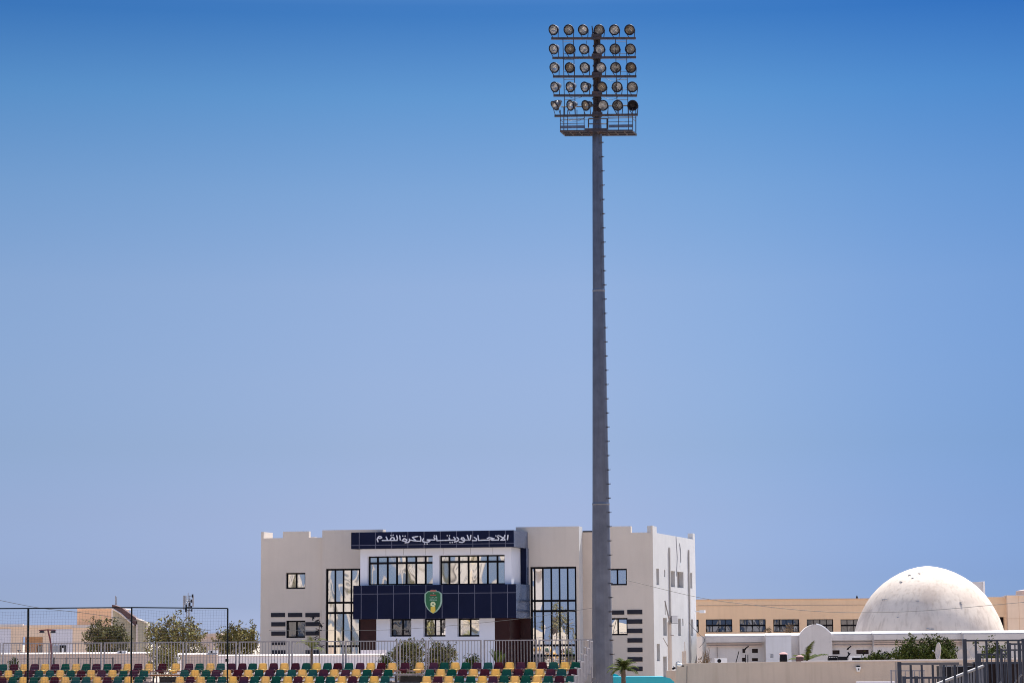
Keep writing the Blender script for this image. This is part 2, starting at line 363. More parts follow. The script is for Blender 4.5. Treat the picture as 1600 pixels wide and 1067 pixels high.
# charcoal stripes (painted panels 3 cm proud)
def stripe(x0, y0, x1, y1):
    q = MB(); u0, u1, z0, z1 = rect(A, x0, y0, x1, y1); q.fbox(A, u0, u1, z0, z1, .002, .03); q.build('wall_stripe', M['stripe'], bd)
for x0, x1 in ((423.5, 445.5), (450, 472.3), (477.3, 499.5)): stripe(x0, 957, x1, 963.6)
for y in (971.5, 986, 1000.7, 1015.2):
    stripe(424, y, 446, y + 6.6); stripe(477.6, y - .2, 499.7, y + 6.3)
stripe(949, 953.2, 975.5, 959.8)
for i, y in enumerate((952.2, 967, 981.6, 996.4, 1011.2, 1026, 1040.8)): stripe(980.2 + .1 * i, y, 1003.6 + .1 * i, y + 7)

# --- sunlit side wall
sw = MB(); LS = S.u(1087.3, 930); zs_ = S.z(1023, 832)
holes = [rect(S, *q) for q in ((1025.6, 888, 1030, 913.4), (1037.8, 890, 1039.4, 901), (1047.4, 891.6, 1054.6, 916.6), (1058.2, 893, 1068, 917.7), (1077.6, 894.6, 1081.6, 918.7),
         (1036.3, 965, 1042, 992.4), (1059.6, 966, 1063.8, 992.6), (1066.2, 966, 1067.8, 977), (1079.4, 967, 1083, 992.6), (1026.3, 1005.4, 1031.2, 1032.4), (1036.4, 1025, 1042, 1058))]
wall_holes(sw, S, 0, LS, zb, ztr, -.4, 0, holes)
sw.fbox(S, 0, S.u(1026, 826), ztr, mr, -.4, 0); sw.fbox(S, S.u(1082.5, 838), LS, ztr, mr, -.4, 0)
sw.build('side_wall', M['side'], bd)
for h in holes:
    q = MB(); q.fbox(S, h[0], h[1], h[2], h[3], -.39, -.33); q.build('side_window', M['recess'], bd)
# drain pipes on the side wall
for x, y0, y1 in ((1045.0, 855, 1060), (1075.2, 859, 1060)):
    q = MB(); a = S.hit(x, y0); q.fbox(S, a[0] - .12, a[0] + .12, .2, a[1], .002, .10); q.build('downpipe', M['pipe'], bd)
q = MB(); a = S.hit(1056, 838); b = S.hit(1056.6, 900)
q.path([S.p(a[0], a[1], .02), S.p(a[0] + .3, a[1] - 1.5, .02), S.p(b[0], b[1], .02)], .02); 
a = S.hit(1061, 848); q.path([S.p(a[0], a[1], .02), S.p(a[0] + .4, a[1] - .5, .02), S.p(a[0] + .4, a[1] - 1.4, .02), S.p(a[0] + .1, a[1] - 1.7, .02)], .025)
q.build('wall_cable', M['grey'], bd)
# camera bracket at the far corner of the side wall
q = MB(); a = S.hit(1086.5, 955); q.tube(S.p(a[0], a[1], 0), S.p(a[0] - .2, a[1], .5), .04); q.fbox(S, a[0] - .35, a[0] - .05, a[1] - .12, a[1] + .1, .4, .8); q.build('wall_bracket', M['ac'], bd)

# --- bay
NB, NW = 4.1, 3.5                        # band front, white wall front
bw0, bw1 = A.u(563, 885, NW), A.u(799, 885, NW)
zW1, zW0 = A.z(690, 852, NW), A.z(690, 914, NW)
w1 = (A.u(574.3, 890, NW), A.u(676, 890, NW), A.z(625, 913.6, NW), A.z(625, 868.2, NW))
w2 = (A.u(686, 890, NW), A.u(788.6, 890, NW), A.z(737, 913.2, NW), A.z(737, 866.8, NW))
bay = MB()
wall_holes(bay, A, bw0, bw1, zW0 - .3, zW1 + .3, NW - .4, NW, [w1, w2])
sd0 = A.u(813.5, 885, .95)
bay.fbox(A, bw1 - .3, bw1, zW0 - .3, zW1 + .3, .95, NW - .4)
bay.fbox(A, bw0, bw0 + .3, zW0 - .3, zW1 + .3, .35, NW - .4)
bay.build('upper_bay_wall', M['white'], bd)
# faint vertical joints of the white cladding
for x in (603, 630.5, 665, 692.5, 735, 770):
    q = MB(); u = A.u(x, 862, NW); q.fbox(A, u - .012, u + .012, w1[3] + .05, zW1, NW + .001, NW + .005)
    q.build('cladding_joint', M['grey'], bd)
window(A, w1, NW, [A.u(x, 890, NW) for x in (588, 603.4, 618, 633, 648, 662.8)], [A.z(625, 879, NW)], fr=.10, inset=.3, mid=.13)
window(A, w2, NW, [A.u(x, 890, NW) for x in (700, 715.3, 730, 745, 760, 775.3)], [A.z(737, 877, NW)], fr=.10, inset=.3, mid=.13)
# upper band
ub0, ub1 = A.u(548.6, 843, NB), A.u(802.8, 843, NB); zU0, zU1 = A.z(676, 855.7, NB), A.z(676, 829.7, NB)
q = MB(); q.fbox(A, ub0, ub1, zU0, zU1, .95, NB); band = q.build('upper_sign_band', M['navy'], bd)
lb0, lb1 = A.u(551.8, 940, NB), A.u(806.3, 940, NB); zL0, zL1 = A.z(680, 966, NB), A.z(680, 913.2, NB)
q = MB(); q.fbox(A, lb0, lb1, zL0, zL1, 1.0, NB); band2 = q.build('lower_band', M['navy'], bd)
q = MB(); e_ = .022
for x in (561.3, 586.6, 612, 637.3, 662.6, 688, 713.4, 738.8, 764.3, 789.8):
    u = A.u(x, 843, NB); q.fbox(A, u - e_, u + e_, zU0, zU1, NB + .001, NB + .006)
z = A.z(676, 850.2, NB); q.fbox(A, ub0, ub1, z - e_, z + e_, NB + .001, NB + .008)
q.build('panel_joints', M['joint'], band)
q = MB()
for x in (564.4, 589.7, 614.8, 640, 665.5, 690.8, 716.4, 741.8, 767.4, 793):
    u = A.u(x, 940, NB); q.fbox(A, u - e_, u + e_, zL0, zL1, NB + .001, NB + .006)
z = A.z(680, 926.6, NB); q.fbox(A, lb0, lb1, z - e_, z + e_, NB + .001, NB + .008)
q.build('panel_joints', M['joint'], band2)
# aluminium side cheeks of the navy bands, sky reflection put into a paler colour
M['cheek'] = mat('sky_sheen_panel', (.13, .17, .28), .22, metal=.6, var=.12, scale=1.2, streak=.3)
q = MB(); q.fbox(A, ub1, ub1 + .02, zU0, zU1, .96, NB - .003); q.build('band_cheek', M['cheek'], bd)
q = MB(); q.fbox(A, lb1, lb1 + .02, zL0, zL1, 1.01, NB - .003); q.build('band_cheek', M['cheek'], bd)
# navy pier joining the bands
pu0 = A.u(813.5, 885, 1.46); pu1 = A.u(822.4, 885, 1.46)
q = MB(); q.fbox(A, pu0, pu1, zL1, zU0, .95, 1.46); pier = q.build('pier', M['navy'], bd)
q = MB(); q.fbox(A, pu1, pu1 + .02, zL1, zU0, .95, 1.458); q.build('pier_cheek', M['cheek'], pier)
# ground storey under the lower band
zg = zL0
gw = [rect(A, 609, 962, 642.6, 994, NW), rect(A, 661.5, 962, 696, 994, NW), rect(A, 714.5, 962, 749, 994, NW)]
gw = [(a, b, c, zg + .01) for a, b, c, d in gw]
q = MB(); wall_holes(q, A, A.u(588, 990, NW), A.u(773, 990, NW), zb, zg, NW - .5, NW, gw); q.build('lower_bay_wall', M['white'], bd)
for i, r in enumerate(gw):
    um = (r[0] + r[1]) / 2 + (.05 if i != 1 else -.05)
    window(A, r, NW, [um] if i != 1 else [um, um + .4], [], inset=.36, gm=['glassd', 'glass2', 'glass'][i])
q = MB(); q.fbox(A, A.u(563, 990, NW), A.u(588, 990, NW) - .005, zb, zg, NW - .6, NW - .02); q.build('brown_panel', M['brown'], bd)
u = A.u(773, 990, NW) + .005; q = MB(); q.fbox(A, u, A.u(795, 990, NW), zb, zg, NW - .6, NW - .02); q.build('brown_panel', M['brown'], bd)
q = MB(); q.fbox(A, A.u(795, 990, NW) + .01, A.u(795, 990, NW) + .06, zb, zg, 1.0, NW - .02); q.build('brown_panel', M['brown'], bd)
q = MB(); q.fbox(A, A.u(795, 990, NW) + .07, A.u(829, 990, 1.0), zb, zg - .002, .92, 1.0); q.build('brown_panel', M['brown'], bd)

# --- raised lettering (strokes traced in photo pixels, built as 8 cm deep strokes on the band)
def strokes(F, n, sts, w, mat_, name, parent, dep=.07, dots=()):
    q = MB(); hw = w / 2
    for st in sts:
        pts = [F.hit(x, y, n) for x, y in st]
        for i, (a, b) in enumerate(zip(pts[:-1], pts[1:])):
            dx, dz = b[0] - a[0], b[1] - a[1]; l_ = math.hypot(dx, dz) or 1; nx, nz_ = -dz / l_ * hw, dx / l_ * hw
            q.prism(F, [(a[0] + nx, a[1] + nz_), (a[0] - nx, a[1] - nz_), (b[0] - nx, b[1] - nz_), (b[0] + nx, b[1] + nz_)], n + .004, n + dep + .0007 * (i % 3))
        for i, a in enumerate(pts):
            q.prism(F, [(a[0] + hw * math.cos(t * math.pi / 4 + .4), a[1] + hw * math.sin(t * math.pi / 4 + .4)) for t in range(8)], n + .004, n + dep + .0025 + .0007 * (i % 2))
    for x, y in dots:
        a = F.hit(x, y, n); d_ = hw * 1.35
        q.prism(F, [(a[0] - d_, a[1]), (a[0], a[1] - d_), (a[0] + d_, a[1]), (a[0], a[1] + d_)], n + .004, n + dep)
    return q.build(name, mat_, parent)
def tr(x0, sts): return [[(x0 + x / 20, 826 + y / 20) for x, y in st] for st in sts]
TA = tr(582, [[(1500, 235), (1520, 300), (1512, 385), (1370, 378), (1190, 348)], [(1425, 232), (1255, 262), (1310, 315), (1372, 375)],
              [(1160, 315), (1172, 365), (1130, 420), (1030, 430)], [(935, 362), (1000, 298), (1085, 340), (1060, 378), (985, 378), (935, 362)],
              [(858, 210), (876, 345)], [(765, 210), (788, 290), (775, 358), (560, 358), (315, 360)], [(690, 352), (682, 282), (625, 262), (580, 300), (560, 352)],
              [(435, 250), (462, 300), (475, 355)], [(300, 272), (262, 235), (215, 232), (172, 280), (240, 298), (300, 272)], [(172, 280), (155, 320), (178, 398)]])
TB = tr(652, [[(1492, 335), (1455, 275), (1395, 278), (1375, 318), (1430, 345), (1500, 345), (1640, 350)], [(1492, 335), (1470, 390), (1410, 422), (1320, 408)],
              [(1250, 262), (1305, 320), (1270, 380), (1165, 405)], [(1150, 258), (1192, 300), (1185, 345), (1000, 352)],
              [(1000, 275), (1022, 315), (985, 352), (800, 356), (625, 365), (612, 290), (598, 212)],
              [(528, 268), (566, 302), (552, 345), (320, 340)], [(320, 345), (405, 368), (375, 398), (280, 415), (192, 400), (172, 352), (205, 298)]])
TC = tr(722, [[(1440, 195), (1425, 335)], [(1185, 218), (1250, 258), (1320, 300), (1348, 345), (1215, 350), (1290, 290), (1335, 240), (1345, 192)],
              [(1110, 242), (1152, 290), (1145, 345), (940, 350), (900, 322)], [(795, 298), (850, 270), (930, 282), (1005, 303), (905, 320), (850, 345), (520, 355), (515, 285), (505, 208)],
              [(390, 262), (462, 312), (455, 362), (330, 362)], [(278, 198), (265, 330)], [(172, 198), (200, 290), (228, 350), (90, 352)]])
DOTS = [(582 + x / 20, 826 + y / 20) for x, y in ((955, 220), (1030, 222), (585, 205), (655, 195))] + \
       [(652 + x / 20, 826 + y / 20) for x, y in ((1030, 425), (1100, 420), (945, 210), (1015, 210), (540, 215), (240, 465), (315, 465))] + \
       [(722 + x / 20, 826 + y / 20) for x, y in ((1065, 215), (1135, 205))]
strokes(A, NB, TA + TB + TC, .075, M['letter'], 'sign_lettering', band, dots=DOTS)

# --- crest on the lower band
cr = thing('crest_emblem', 'green shield football crest with red crown and yellow road, on the navy band', 'emblem', tuple(A.p(*A.hit(677.5, 940, NB), NB)))
def cp(x, y): return A.hit(655 + x / 21.33, 915 + y / 21.34, NB)
outer = [(195, 265), (300, 175), (370, 165), (400, 128), (570, 128), (600, 172), (665, 180), (768, 260), (770, 520), (740, 650), (670, 770), (590, 860), (480, 915), (390, 868), (290, 770), (225, 660), (195, 520)]
inner = [(238, 275), (320, 200), (660, 205), (725, 275), (725, 515), (700, 635), (640, 740), (565, 835), (480, 895), (400, 838), (315, 745), (258, 640), (238, 515)]
q = MB(); q.prism(A, [cp(*p) for p in outer], NB + .01, NB + .10); q.build('shield_rim', M['c_white'], cr)
q = MB(); q.prism(A, [cp(*p) for p in inner], NB + .102, NB + .12); q.build('shield_field', M['c_green'], cr)
q = MB(); q.prism(A, [cp(*p) for p in [(370, 182), (402, 138), (568, 138), (596, 182)]], NB + .101, NB + .13)
q.prism(A, [cp(*p) for p in [(380, 290), (590, 290), (575, 320), (395, 320)]], NB + .121, NB + .135); q.build('crown_band', M['c_red'], cr)
q = MB(); q.prism(A, [cp(*p) for p in [(405, 680), (555, 680), (560, 850), (480, 905), (400, 850)]], NB + .121, NB + .132); q.build('road_stripe', M['c_yellow'], cr)
q = MB(); q.prism(A, [cp(482 + 88 * math.cos(t * math.pi / 8), 612 + 88 * math.sin(t * math.pi / 8)) for t in range(16)], NB + .133, NB + .145); ball = q.build('football', M['c_cream'], cr)
for x, y, r in ((484, 603, 30), (445, 680, 20), (548, 650, 15), (408, 600, 13)):
    q = MB(); q.prism(A, [cp(x + r * math.cos(t * math.pi * .4), y + r * math.sin(t * math.pi * .4)) for t in range(5)], NB + .146, NB + .15)
    q.build('football_patch', M['c_green'], ball)
def cpx(st): return [(655 + x / 21.33, 915 + y / 21.34) for x, y in st]
LET = [[(355, 360), (362, 395), (400, 400), (400, 375)], [(400, 400), (450, 400), (448, 365)], [(450, 400), (480, 385), (500, 405), (530, 400)], [(530, 400), (560, 370), (590, 378), (600, 395), (560, 400)],
       [(480, 240), (480, 265)], [(460, 250), (500, 250)],
       # FFRIM
       [(360, 492), (360, 452), (392, 452)], [(360, 472), (385, 472)], [(408, 492), (408, 452), (438, 452)], [(408, 472), (432, 472)],
       [(455, 492), (455, 452), (485, 455), (480, 472), (455, 474), (485, 492)], [(508, 452), (508, 492)], [(535, 492), (535, 452), (560, 478), (588, 452), (588, 492)]]
strokes(A, NB + .115, [cpx(s_) for s_ in LET[:4]], .022, M['c_white'], 'crest_lettering', cr, dep=.02)
strokes(A, NB + .115, [cpx(s_) for s_ in LET[4:6]], .022, M['c_white'], 'crest_star', cr, dep=.02)
strokes(A, NB + .115, [cpx(s_) for s_ in LET[6:]], .022, M['c_white'], 'crest_lettering', cr, dep=.02)

# ================================================================== floodlight mast
MD = 122.0
FM = Frame(934, 600, MD, 4.0)
mbase = P(940.8, 1000, MD); mbase = Vector((mbase.x, MD, 0)); mtop = P(931.5, 52, MD)
mast = thing('floodlight_mast', 'tall tapering grey steel floodlight mast carrying five rows of lamps', 'floodlight mast', tuple(mbase))
def axis_at(py):
    z = P(934, py, MD).z; t = (z) / mtop.z; return Vector((mbase.x + (mtop.x - mbase.x) * t, MD, z))
prof = [(1140, 17.4), (1000, 15.7), (789, 13.35), (787.5, 13.9), (785, 13.1), (650, 11.8), (456, 9.85), (454.5, 10.3), (452, 9.6), (215, 7.9), (175, 6.2), (120, 5.0), (52, 3.6)]
q = MB(); nS = 14; vs = []; fs = []
for py, hw in prof:
    c = axis_at(py) if py < 1100 else mbase; r = hw * MD / FPX / math.cos(math.radians(0)) 
    for i in range(nS):
        t = 2 * math.pi * i / nS - R(2.2); vs.append(c + Vector((math.cos(t) * r, math.sin(t) * r, 0)))
for j in range(len(prof) - 1):
    for i in range(nS):
        a, b = j * nS + i, j * nS + (i + 1) % nS; fs.append((a, b, b + nS, a + nS))
fs.append(tuple(range((len(prof) - 1) * nS, len(prof) * nS)))
q.add(vs, fs); q.build('pole', M['mast'], mast)
q = MB(); a_, b_ = axis_at(52), axis_at(176); q.lathe((0, 0, 0), [(0, 0)], 3) if False else None
for i in range(12):
    t0_, t1_ = 52 + 124 * i / 12, 52 + 124 * (i + 1) / 12; c0_, c1_ = axis_at(t1_ - .4), axis_at(t0_ + .4); w0_ = (3.9 + 2.6 * (i + 1) / 12) * MD / FPX
    q.tube(c0_, c1_, w0_, w0_ * .97, n=14)
    q.box(c1_.x - w0_ - .04, c1_.x + w0_ + .04, MD - w0_ - .05, MD - w0_ + .1, c1_.z - .05, c1_.z + .03)
q.build('mast_head', M['lampframe'], mast)
q = MB(); py = 225; k = 0
rung_pts = []
while py < 1060:
    hw = next(a[1] + (b[1] - a[1]) * (a[0] - py) / (a[0] - b[0]) for a, b in zip(prof[:-1], prof[1:]) if b[0] <= py <= a[0])
    c = axis_at(py); r = hw * MD / FPX; x = c.x + r; q = MB()
    q.box(x, x + .085, MD - .35, MD - .31, c.z - .012, c.z + .012); q.box(x + .06, x + .085, MD - .35, MD - .31, c.z, c.z + .035)
    q.box(x - .1, x + .02, MD - .36, MD - .30, c.z - .03, c.z + .03)
    q.build('rung', M['lampframe'], mast)
    py += 22.2 - .004 * k; k += 1
q = MB(); 
for i in range(10):
    a = axis_at(62 + i * 12.5); q.box(a.x + .08, a.x + .22, MD - .36, MD - .22, a.z - .22, a.z + .22)
q.build('cable_run', M['lampframe'], mast)
def fl_mesh():
    ax = (0, -1, 0); h = MB()
    h.lathe((0, 0, 0), [(.0, -.40), (.12, -.39), (.17, -.31), (.235, -.15), (.278, .0), (.278, .04), (.262, .045)], 20, ax)
    h.box(-.06, .06, .36, .46, -.07, .07)
    r_ = MB(); r_.lathe((0, 0, 0), [(.245, .046), (.245, .07), (.305, .07), (.31, .03), (.277, .0)], 20, ax)
    l_ = MB(); l_.lathe((0, 0, 0), [(.263, .044), (.25, -.02), (.215, -.10), (.16, -.17), (.08, -.21), (.06, -.21), (.055, -.05), (.0, -.04)], 20, ax)
    return h, r_, l_
fh, fr_, flz = fl_mesh()
proto_h = fh.build('floodlight', M['housing'], smooth=True); proto_r = fr_.build('rim', M['rim'], proto_h); protos_l = flz.build('lens', LENS[0], proto_h, smooth=True)
for m_ in LENS: pass
lens_meshes = []
for m_ in LENS:
    me = protos_l.data.copy(); me.materials.clear(); me.materials.append(m_); lens_meshes.append(me)
rows = [(47.0, 60.6, 59.9, 861.3, 993.5, (865.3, 889, 911.5, 936.5, 960.3, 984)),
        (77.0, 91.0, 88.7, 863, 994, (865.6, 890.6, 913, 937.5, 961, 985)),
        (106.0, 120, 119.6, 864, 994.6, (866.7, 890.7, 914, 939, 962, 986)),
        (136.2, 149.6, 150, 864.7, 995.6, (867.5, 891.5, 914.5, 940.5, 964.3, 988)),
        (165.0, 181.4, 177.8, 866.3, 996.7, (867.5, 892, 915.8, 942.2, 965, 988.7))]
YAWS = [(28, 18, 18, 8, 12, 14), (30, 6, 22, 12, 4, 6), (28, 24, 24, 12, 4, 8), (38, 36, 38, 10, 3, 5), (58, 44, 42, 4, 2, 4)]
LM = [(0, 1, 0, 1, 0, 2), (0, 2, 0, 0, 1, 1), (0, 2, 0, 0, 1, 2), (0, 0, 0, 2, 0, 1), (1, 0, 2, 0, 1, 3)]
first = True
qb = MB(); BY = MD - .62
for ri, (ly, b0, b1, x0, x1, xs) in enumerate(rows):
    bl, br = P(x0, b0, BY + .1), P(x1, (b1 + b0) / 2 - .6, BY - .2); 
    zb0 = (bl.z); bz = zb0
    q = MB(); a, b = Vector((bl.x, BY + .12, bl.z)), Vector((br.x, BY - .1, br.z)); t_ = .058
    q.hexa([a + Vector((0, -t_, -t_)), b + Vector((0, -t_, -t_)), b + Vector((0, t_, -t_)), a + Vector((0, t_, -t_)),
            a + Vector((0, -t_, t_)), b + Vector((0, -t_, t_)), b + Vector((0, t_, t_)), a + Vector((0, t_, t_))])
    c = axis_at(b0); rr = .2
    q.box(c.x - .28, c.x + .28, BY - .02, MD, c.z - .08, c.z + .08)
    q.build('crossbar', M['lampframe'], mast)
    for ci, x in enumerate(xs):
        p = P(x, ly, BY - .12 + .1); yaw = -YAWS[ri][ci] - 8 - random.uniform(-1, 1); tilt = -(20 + (4 - ri) * 1 + random.uniform(-3, 3))
        if ri == 4 and ci == 0: tilt = -38
        o = proto_h if first else proto_h.copy()
        if not first: COL.objects.link(o)
        o.parent = mast; o.location = p - Vector(mast['_o'])
        o.rotation_euler = (R(-tilt) * 1.0, 0, R(yaw)); 
        if first: protos_l.data = lens_meshes[LM[ri][ci]]
        else:
            c1 = proto_r.copy(); COL.objects.link(c1); c1.parent = o
            c2 = protos_l.copy(); COL.objects.link(c2); c2.parent = o; c2.data = lens_meshes[LM[ri][ci]]
        first = False
        # bracket to the bar, in mast space
        q = MB(); tx = (p.x - a.x) / (b.x - a.x); base = a + (b - a) * max(0.02, min(1, tx)); 
        sx_ = math.cos(R(yaw)) * .31; sy = math.sin(R(yaw)) * .31; back = Vector((math.sin(R(-yaw)) * .0, .1, 0))
        for s_ in (-1, 1):
            e1 = p + Vector((s_ * sx_, s_ * sy, 0)) + back; e0 = base + Vector((s_ * .14 + .1, 0, .04))
            q.tube(e1, e0, .022, n=4)
        q.tube(base + Vector((-.04, 0, .04)), base + Vector((.24, 0, .04)), .025, n=4)
        br_ = MB(); br_.v = [v for v in q.v]; br_.f = q.f
        bo = br_.build('lamp_bracket', M['lampframe'], mast)
# make sure every floodlight faces down-left: local -Y is the face, positive X rotation tips the face down
# ladders between bars
for xa, xb in ((879.5, 896), (961.5, 978.5)):
    q = MB()
    for x in (xa, xb):
        q.tube(P(x - .0, 60, BY + .1), P(x + 3.0, 181, BY + .1), .02, n=4)
    for y in (66, 84, 94, 112, 125, 141, 156):
        q.tube(P(xa + (y - 60) / 40, y, BY + .1), P(xb + (y - 60) / 40, y, BY + .1), .014, n=4)
    q.build('rung_frame', M['lampframe'], mast)
# loose wires
q = MB()
for x0, y0, x1, y1, sg in ((884, 186, 914, 184, 5), (946, 122, 972, 121, 6), (944, 152, 968, 150, 5), (916, 64, 922, 92, 2), (890, 152, 912, 150, 3)):
    pts = [P(x0 + (x1 - x0) * t / 6, y0 + (y1 - y0) * t / 6 + sg * (1 - ((t - 3) / 3) ** 2), BY + .1) for t in range(7)]; q.path(pts, .012, n=4)
q.build('loose_wires', M['cable'], mast)
# lightning rod
q = MB(); q.tube(P(926, 54, MD), P(925, 41, MD), .03, n=5); q.tube(P(925, 41, MD), P(928, 52, MD), .015, n=4); q.build('lightning_rod', M['lampframe'], mast)
# basket
pf, pb = BY - .15, BY + .85
def bk(x, y, far=0): return P(x, y, pb if far else pf)
q = MB()
def bar(p0, p1, r=.022): q.tube(p0, p1, r, n=4)
for x in (875.5, 887, 901.5, 912.8): bar(bk(x, 205), bk(x, 172), .02)
for x in (950, 966.5, 982, 988.5): bar(bk(x, 203), bk(x, 170), .02)
for x in (881, 993.5): bar(bk(x, 210, 1), bk(x, 168, 1), .025)
for y in (187, 194): bar(bk(875.5, y), bk(912.8, y - 1), .016); bar(bk(950, y - 3), bk(988.5, y - 4), .016)
bar(bk(877, 167.5, 1), bk(993.5, 165, 1), .035); bar(bk(881, 188, 1), bk(993.5, 184, 1), .016)
bar(bk(875.5, 188), bk(881, 192, 1)); bar(bk(988.5, 186), bk(993.5, 190, 1))
for xa, xb in ((919.5, 924), (944, 948.5)): pass
bar(bk(919.5, 186), bk(919.5, 200), .035); bar(bk(919.5, 185.5), bk(948.5, 185.5), .035); bar(bk(948.5, 185.5), bk(948.5, 202), .035); bar(bk(919.5, 194), bk(948.5, 194), .03)
q.build('basket_railing', M['lampframe'], mast)
q = MB()
for x0, x1, y in ((875.5, 914, 199), (951, 988.5, 197.6)):
    a, b = bk(x0, y), bk(x1, y - .6); q.hexa([a + Vector((0, -.01, -.08)), b + Vector((0, -.01, -.08)), b + Vector((0, .01, -.08)), a + Vector((0, .01, -.08)), a + Vector((0, -.01, .08)), b + Vector((0, -.01, .08)), b + Vector((0, .01, .08)), a + Vector((0, .01, .08))])
q.build('kick_plate', M['mast'], mast)
q = MB(); zf = bk(900, 205).z
xl, xr = bk(875.5, 205).x, bk(988.5, 205).x; sh = .28
for yy in (pf, pf + .5, pb):
    s_ = sh * (yy - pf) / (pb - pf); q.box(xl + s_, xr + s_, yy - .04, yy + .04, zf - .06, zf + .05)
for t in range(9):
    x = xl + (xr - xl) * t / 8; q.hexa([(x - .02, pf, zf - .05), (x + .02, pf, zf - .05), (x + sh + .02, pb, zf - .05), (x + sh - .02, pb, zf - .05), (x - .02, pf, zf - .01), (x + .02, pf, zf - .01), (x + sh + .02, pb, zf - .01), (x + sh - .02, pb, zf - .01)])
for t in range(6):
    y_ = pf + (pb - pf) * (t + .5) / 6; s_ = sh * (t + .5) / 6
    q.box(xl + s_, xr + s_, y_ - .006, y_ + .006, zf - .005, zf + .02)
q.build('basket_floor', M['lampframe'], mast)
q = MB()
for x in (919.5, 948.5): bar(bk(x, 203), bk(x, 213), .045)
q.box(bk(914, 202).x, bk(949, 202).x, pf - .03, pf + .03, zf, zf + .14); q.build('basket_bracket', M['lampframe'], mast)

# ================================================================== grandstand and seats
G = Frame(800, 1035, 102.3, 15.0)       # top row of seats
stepd, rise, SP = .6, .295, .5
def topz(r): return G.z(800, 1034.0, 0) - rise * r
ztop = topz(0)
UL, UR = G.u(-60, 1037), G.u(908, 1034)
gaps = [(G.u(235, 1050, stepd), G.u(281, 1050, stepd)), (G.u(614.5, 1050, stepd), G.u(662.5, 1050, stepd))]
gs = thing('grandstand', 'stepped open metal spectator stand carrying the coloured plastic seats', 'grandstand', tuple(G.p((UL + UR) / 2, 0, -.3)))
NR = 9
for r in range(NR):
    zt_ = ztop - .51 - rise * r; n0, n1 = r * stepd - .42, (r + 1) * stepd - .43
    segs = [(UL, UR)] if r == 0 or r > 5 else [(UL, gaps[0][0]), (gaps[0][1], gaps[1][0]), (gaps[1][1], UR)]
    q = MB()
    for a, b in segs: q.fbox(G, a, b, zt_ - .07, zt_, n0, n1); q.fbox(G, a, b, zt_ + .10, zt_ + .17, n0 + .22, n0 + .27)
    q.build('tread', M['deck'], gs)
q = MB()
zt_ = ztop - .51
q.fbox(G, gaps[0][0] - .2, gaps[0][1] + .1, zt_ - .08, zt_ - .0, stepd - .428, stepd - .40); q.build('orange_fascia', M['orange'], gs)
q = MB()
for gi, (a, b) in enumerate(gaps):
    zz = ztop - rise * 2.9; q.fbox(G, a, b, zz - .08, zz, 1.3, 1.4)       # grey cross rail
    for u_ in (a, b):
        q.fbox(G, u_ - .03, u_ + .03, 0, ztop - .6, .2, .3)
    q.fbox(G, a, b, ztop - .6 - .9, ztop - .62, -.5, -.44)  # dark sheet across the back of the gap for its shaded inside
nu = 14
for i in range(nu):
    u_ = UL + (UR - UL) * i / (nu - 1)
    q.fbox(G, u_ - .04, u_ + .04, 0, ztop - .60, -.38, -.30); q.fbox(G, u_ - .04, u_ + .04, 0, ztop - .6 - rise * 4, stepd * 4 - .4, stepd * 4 - .32)
q.build('support_frame', M['deckd'], gs)

def seat_mesh(m_):
    q = MB()                              # local: x right, -y towards viewer, z up, origin at the bracket under the pan
    cols = [-1, -.5, 0, .5, 1]
    ring = []
    # profile points (y, z, half width): lip, pan front, pan rear, back low, back mid, back top
    pr = [(-.30, .00, .175), (-.315, .04, .195), (-.28, .062, .205), (-.05, .035, .215), (.045, .055, .222), (.085, .13, .215), (.105, .25, .196), (.12, .345, .180), (.123, .362, .160)]
    vs = []; th = .022
    for y, z, hw in pr:
        for c in cols:
            cy = -.035 * c * c if z > .05 and y > 0 else 0; cz = .02 * c * c if y < 0 else (-.012 * abs(c) ** 3 if z > .34 else 0)
            vs.append((c * hw * 1.05, y + cy, z + cz))
    nb_ = len(vs)
    for y, z, hw in pr:
        for c in cols:
            cy = -.035 * c * c if z > .05 and y > 0 else 0; cz = .02 * c * c if y < 0 else (-.012 * abs(c) ** 3 if z > .34 else 0)
            if y < 0: vs.append((c * hw * .96, y, z + cz - th))
            else: vs.append((c * hw * .97, y + cy + th, z + cz - th * .3))
    fs = []; w = 5; k = len(pr)
    for j in range(k - 1):
        for i in range(4):
            a = j * w + i; fs.append((a, a + 1, a + 1 + w, a + w)); b = nb_ + a; fs.append((b + w, b + 1 + w, b + 1, b))
    for j in range(k - 1):
        a = j * w; fs.append((a + w, a + w + nb_, a + nb_, a)); a = j * w + 4; fs.append((a, a + nb_, a + w + nb_, a + w))
    for i in range(4):
        fs.append((i, i + nb_, i + 1 + nb_, i + 1)); a = (k - 1) * w + i; fs.append((a + 1, a + 1 + nb_, a + nb_, a))
    q.add(vs, fs); q.box(-.12, .12, -.16, -.08, -.10, .03)
    me = bpy.data.meshes.new('stadium_seat'); me.from_pydata([tuple(v) for v in q.v], [], q.f); me.update()
    for p_ in me.polygons: p_.use_smooth = True
    me.materials.append(m_); return me
SM = {'G': seat_mesh(M['s_green']), 'M': seat_mesh(M['s_maroon']), 'Y': seat_mesh(M['s_yellow'])}
CN = {'G': 'green', 'M': 'maroon', 'Y': 'yellow'}
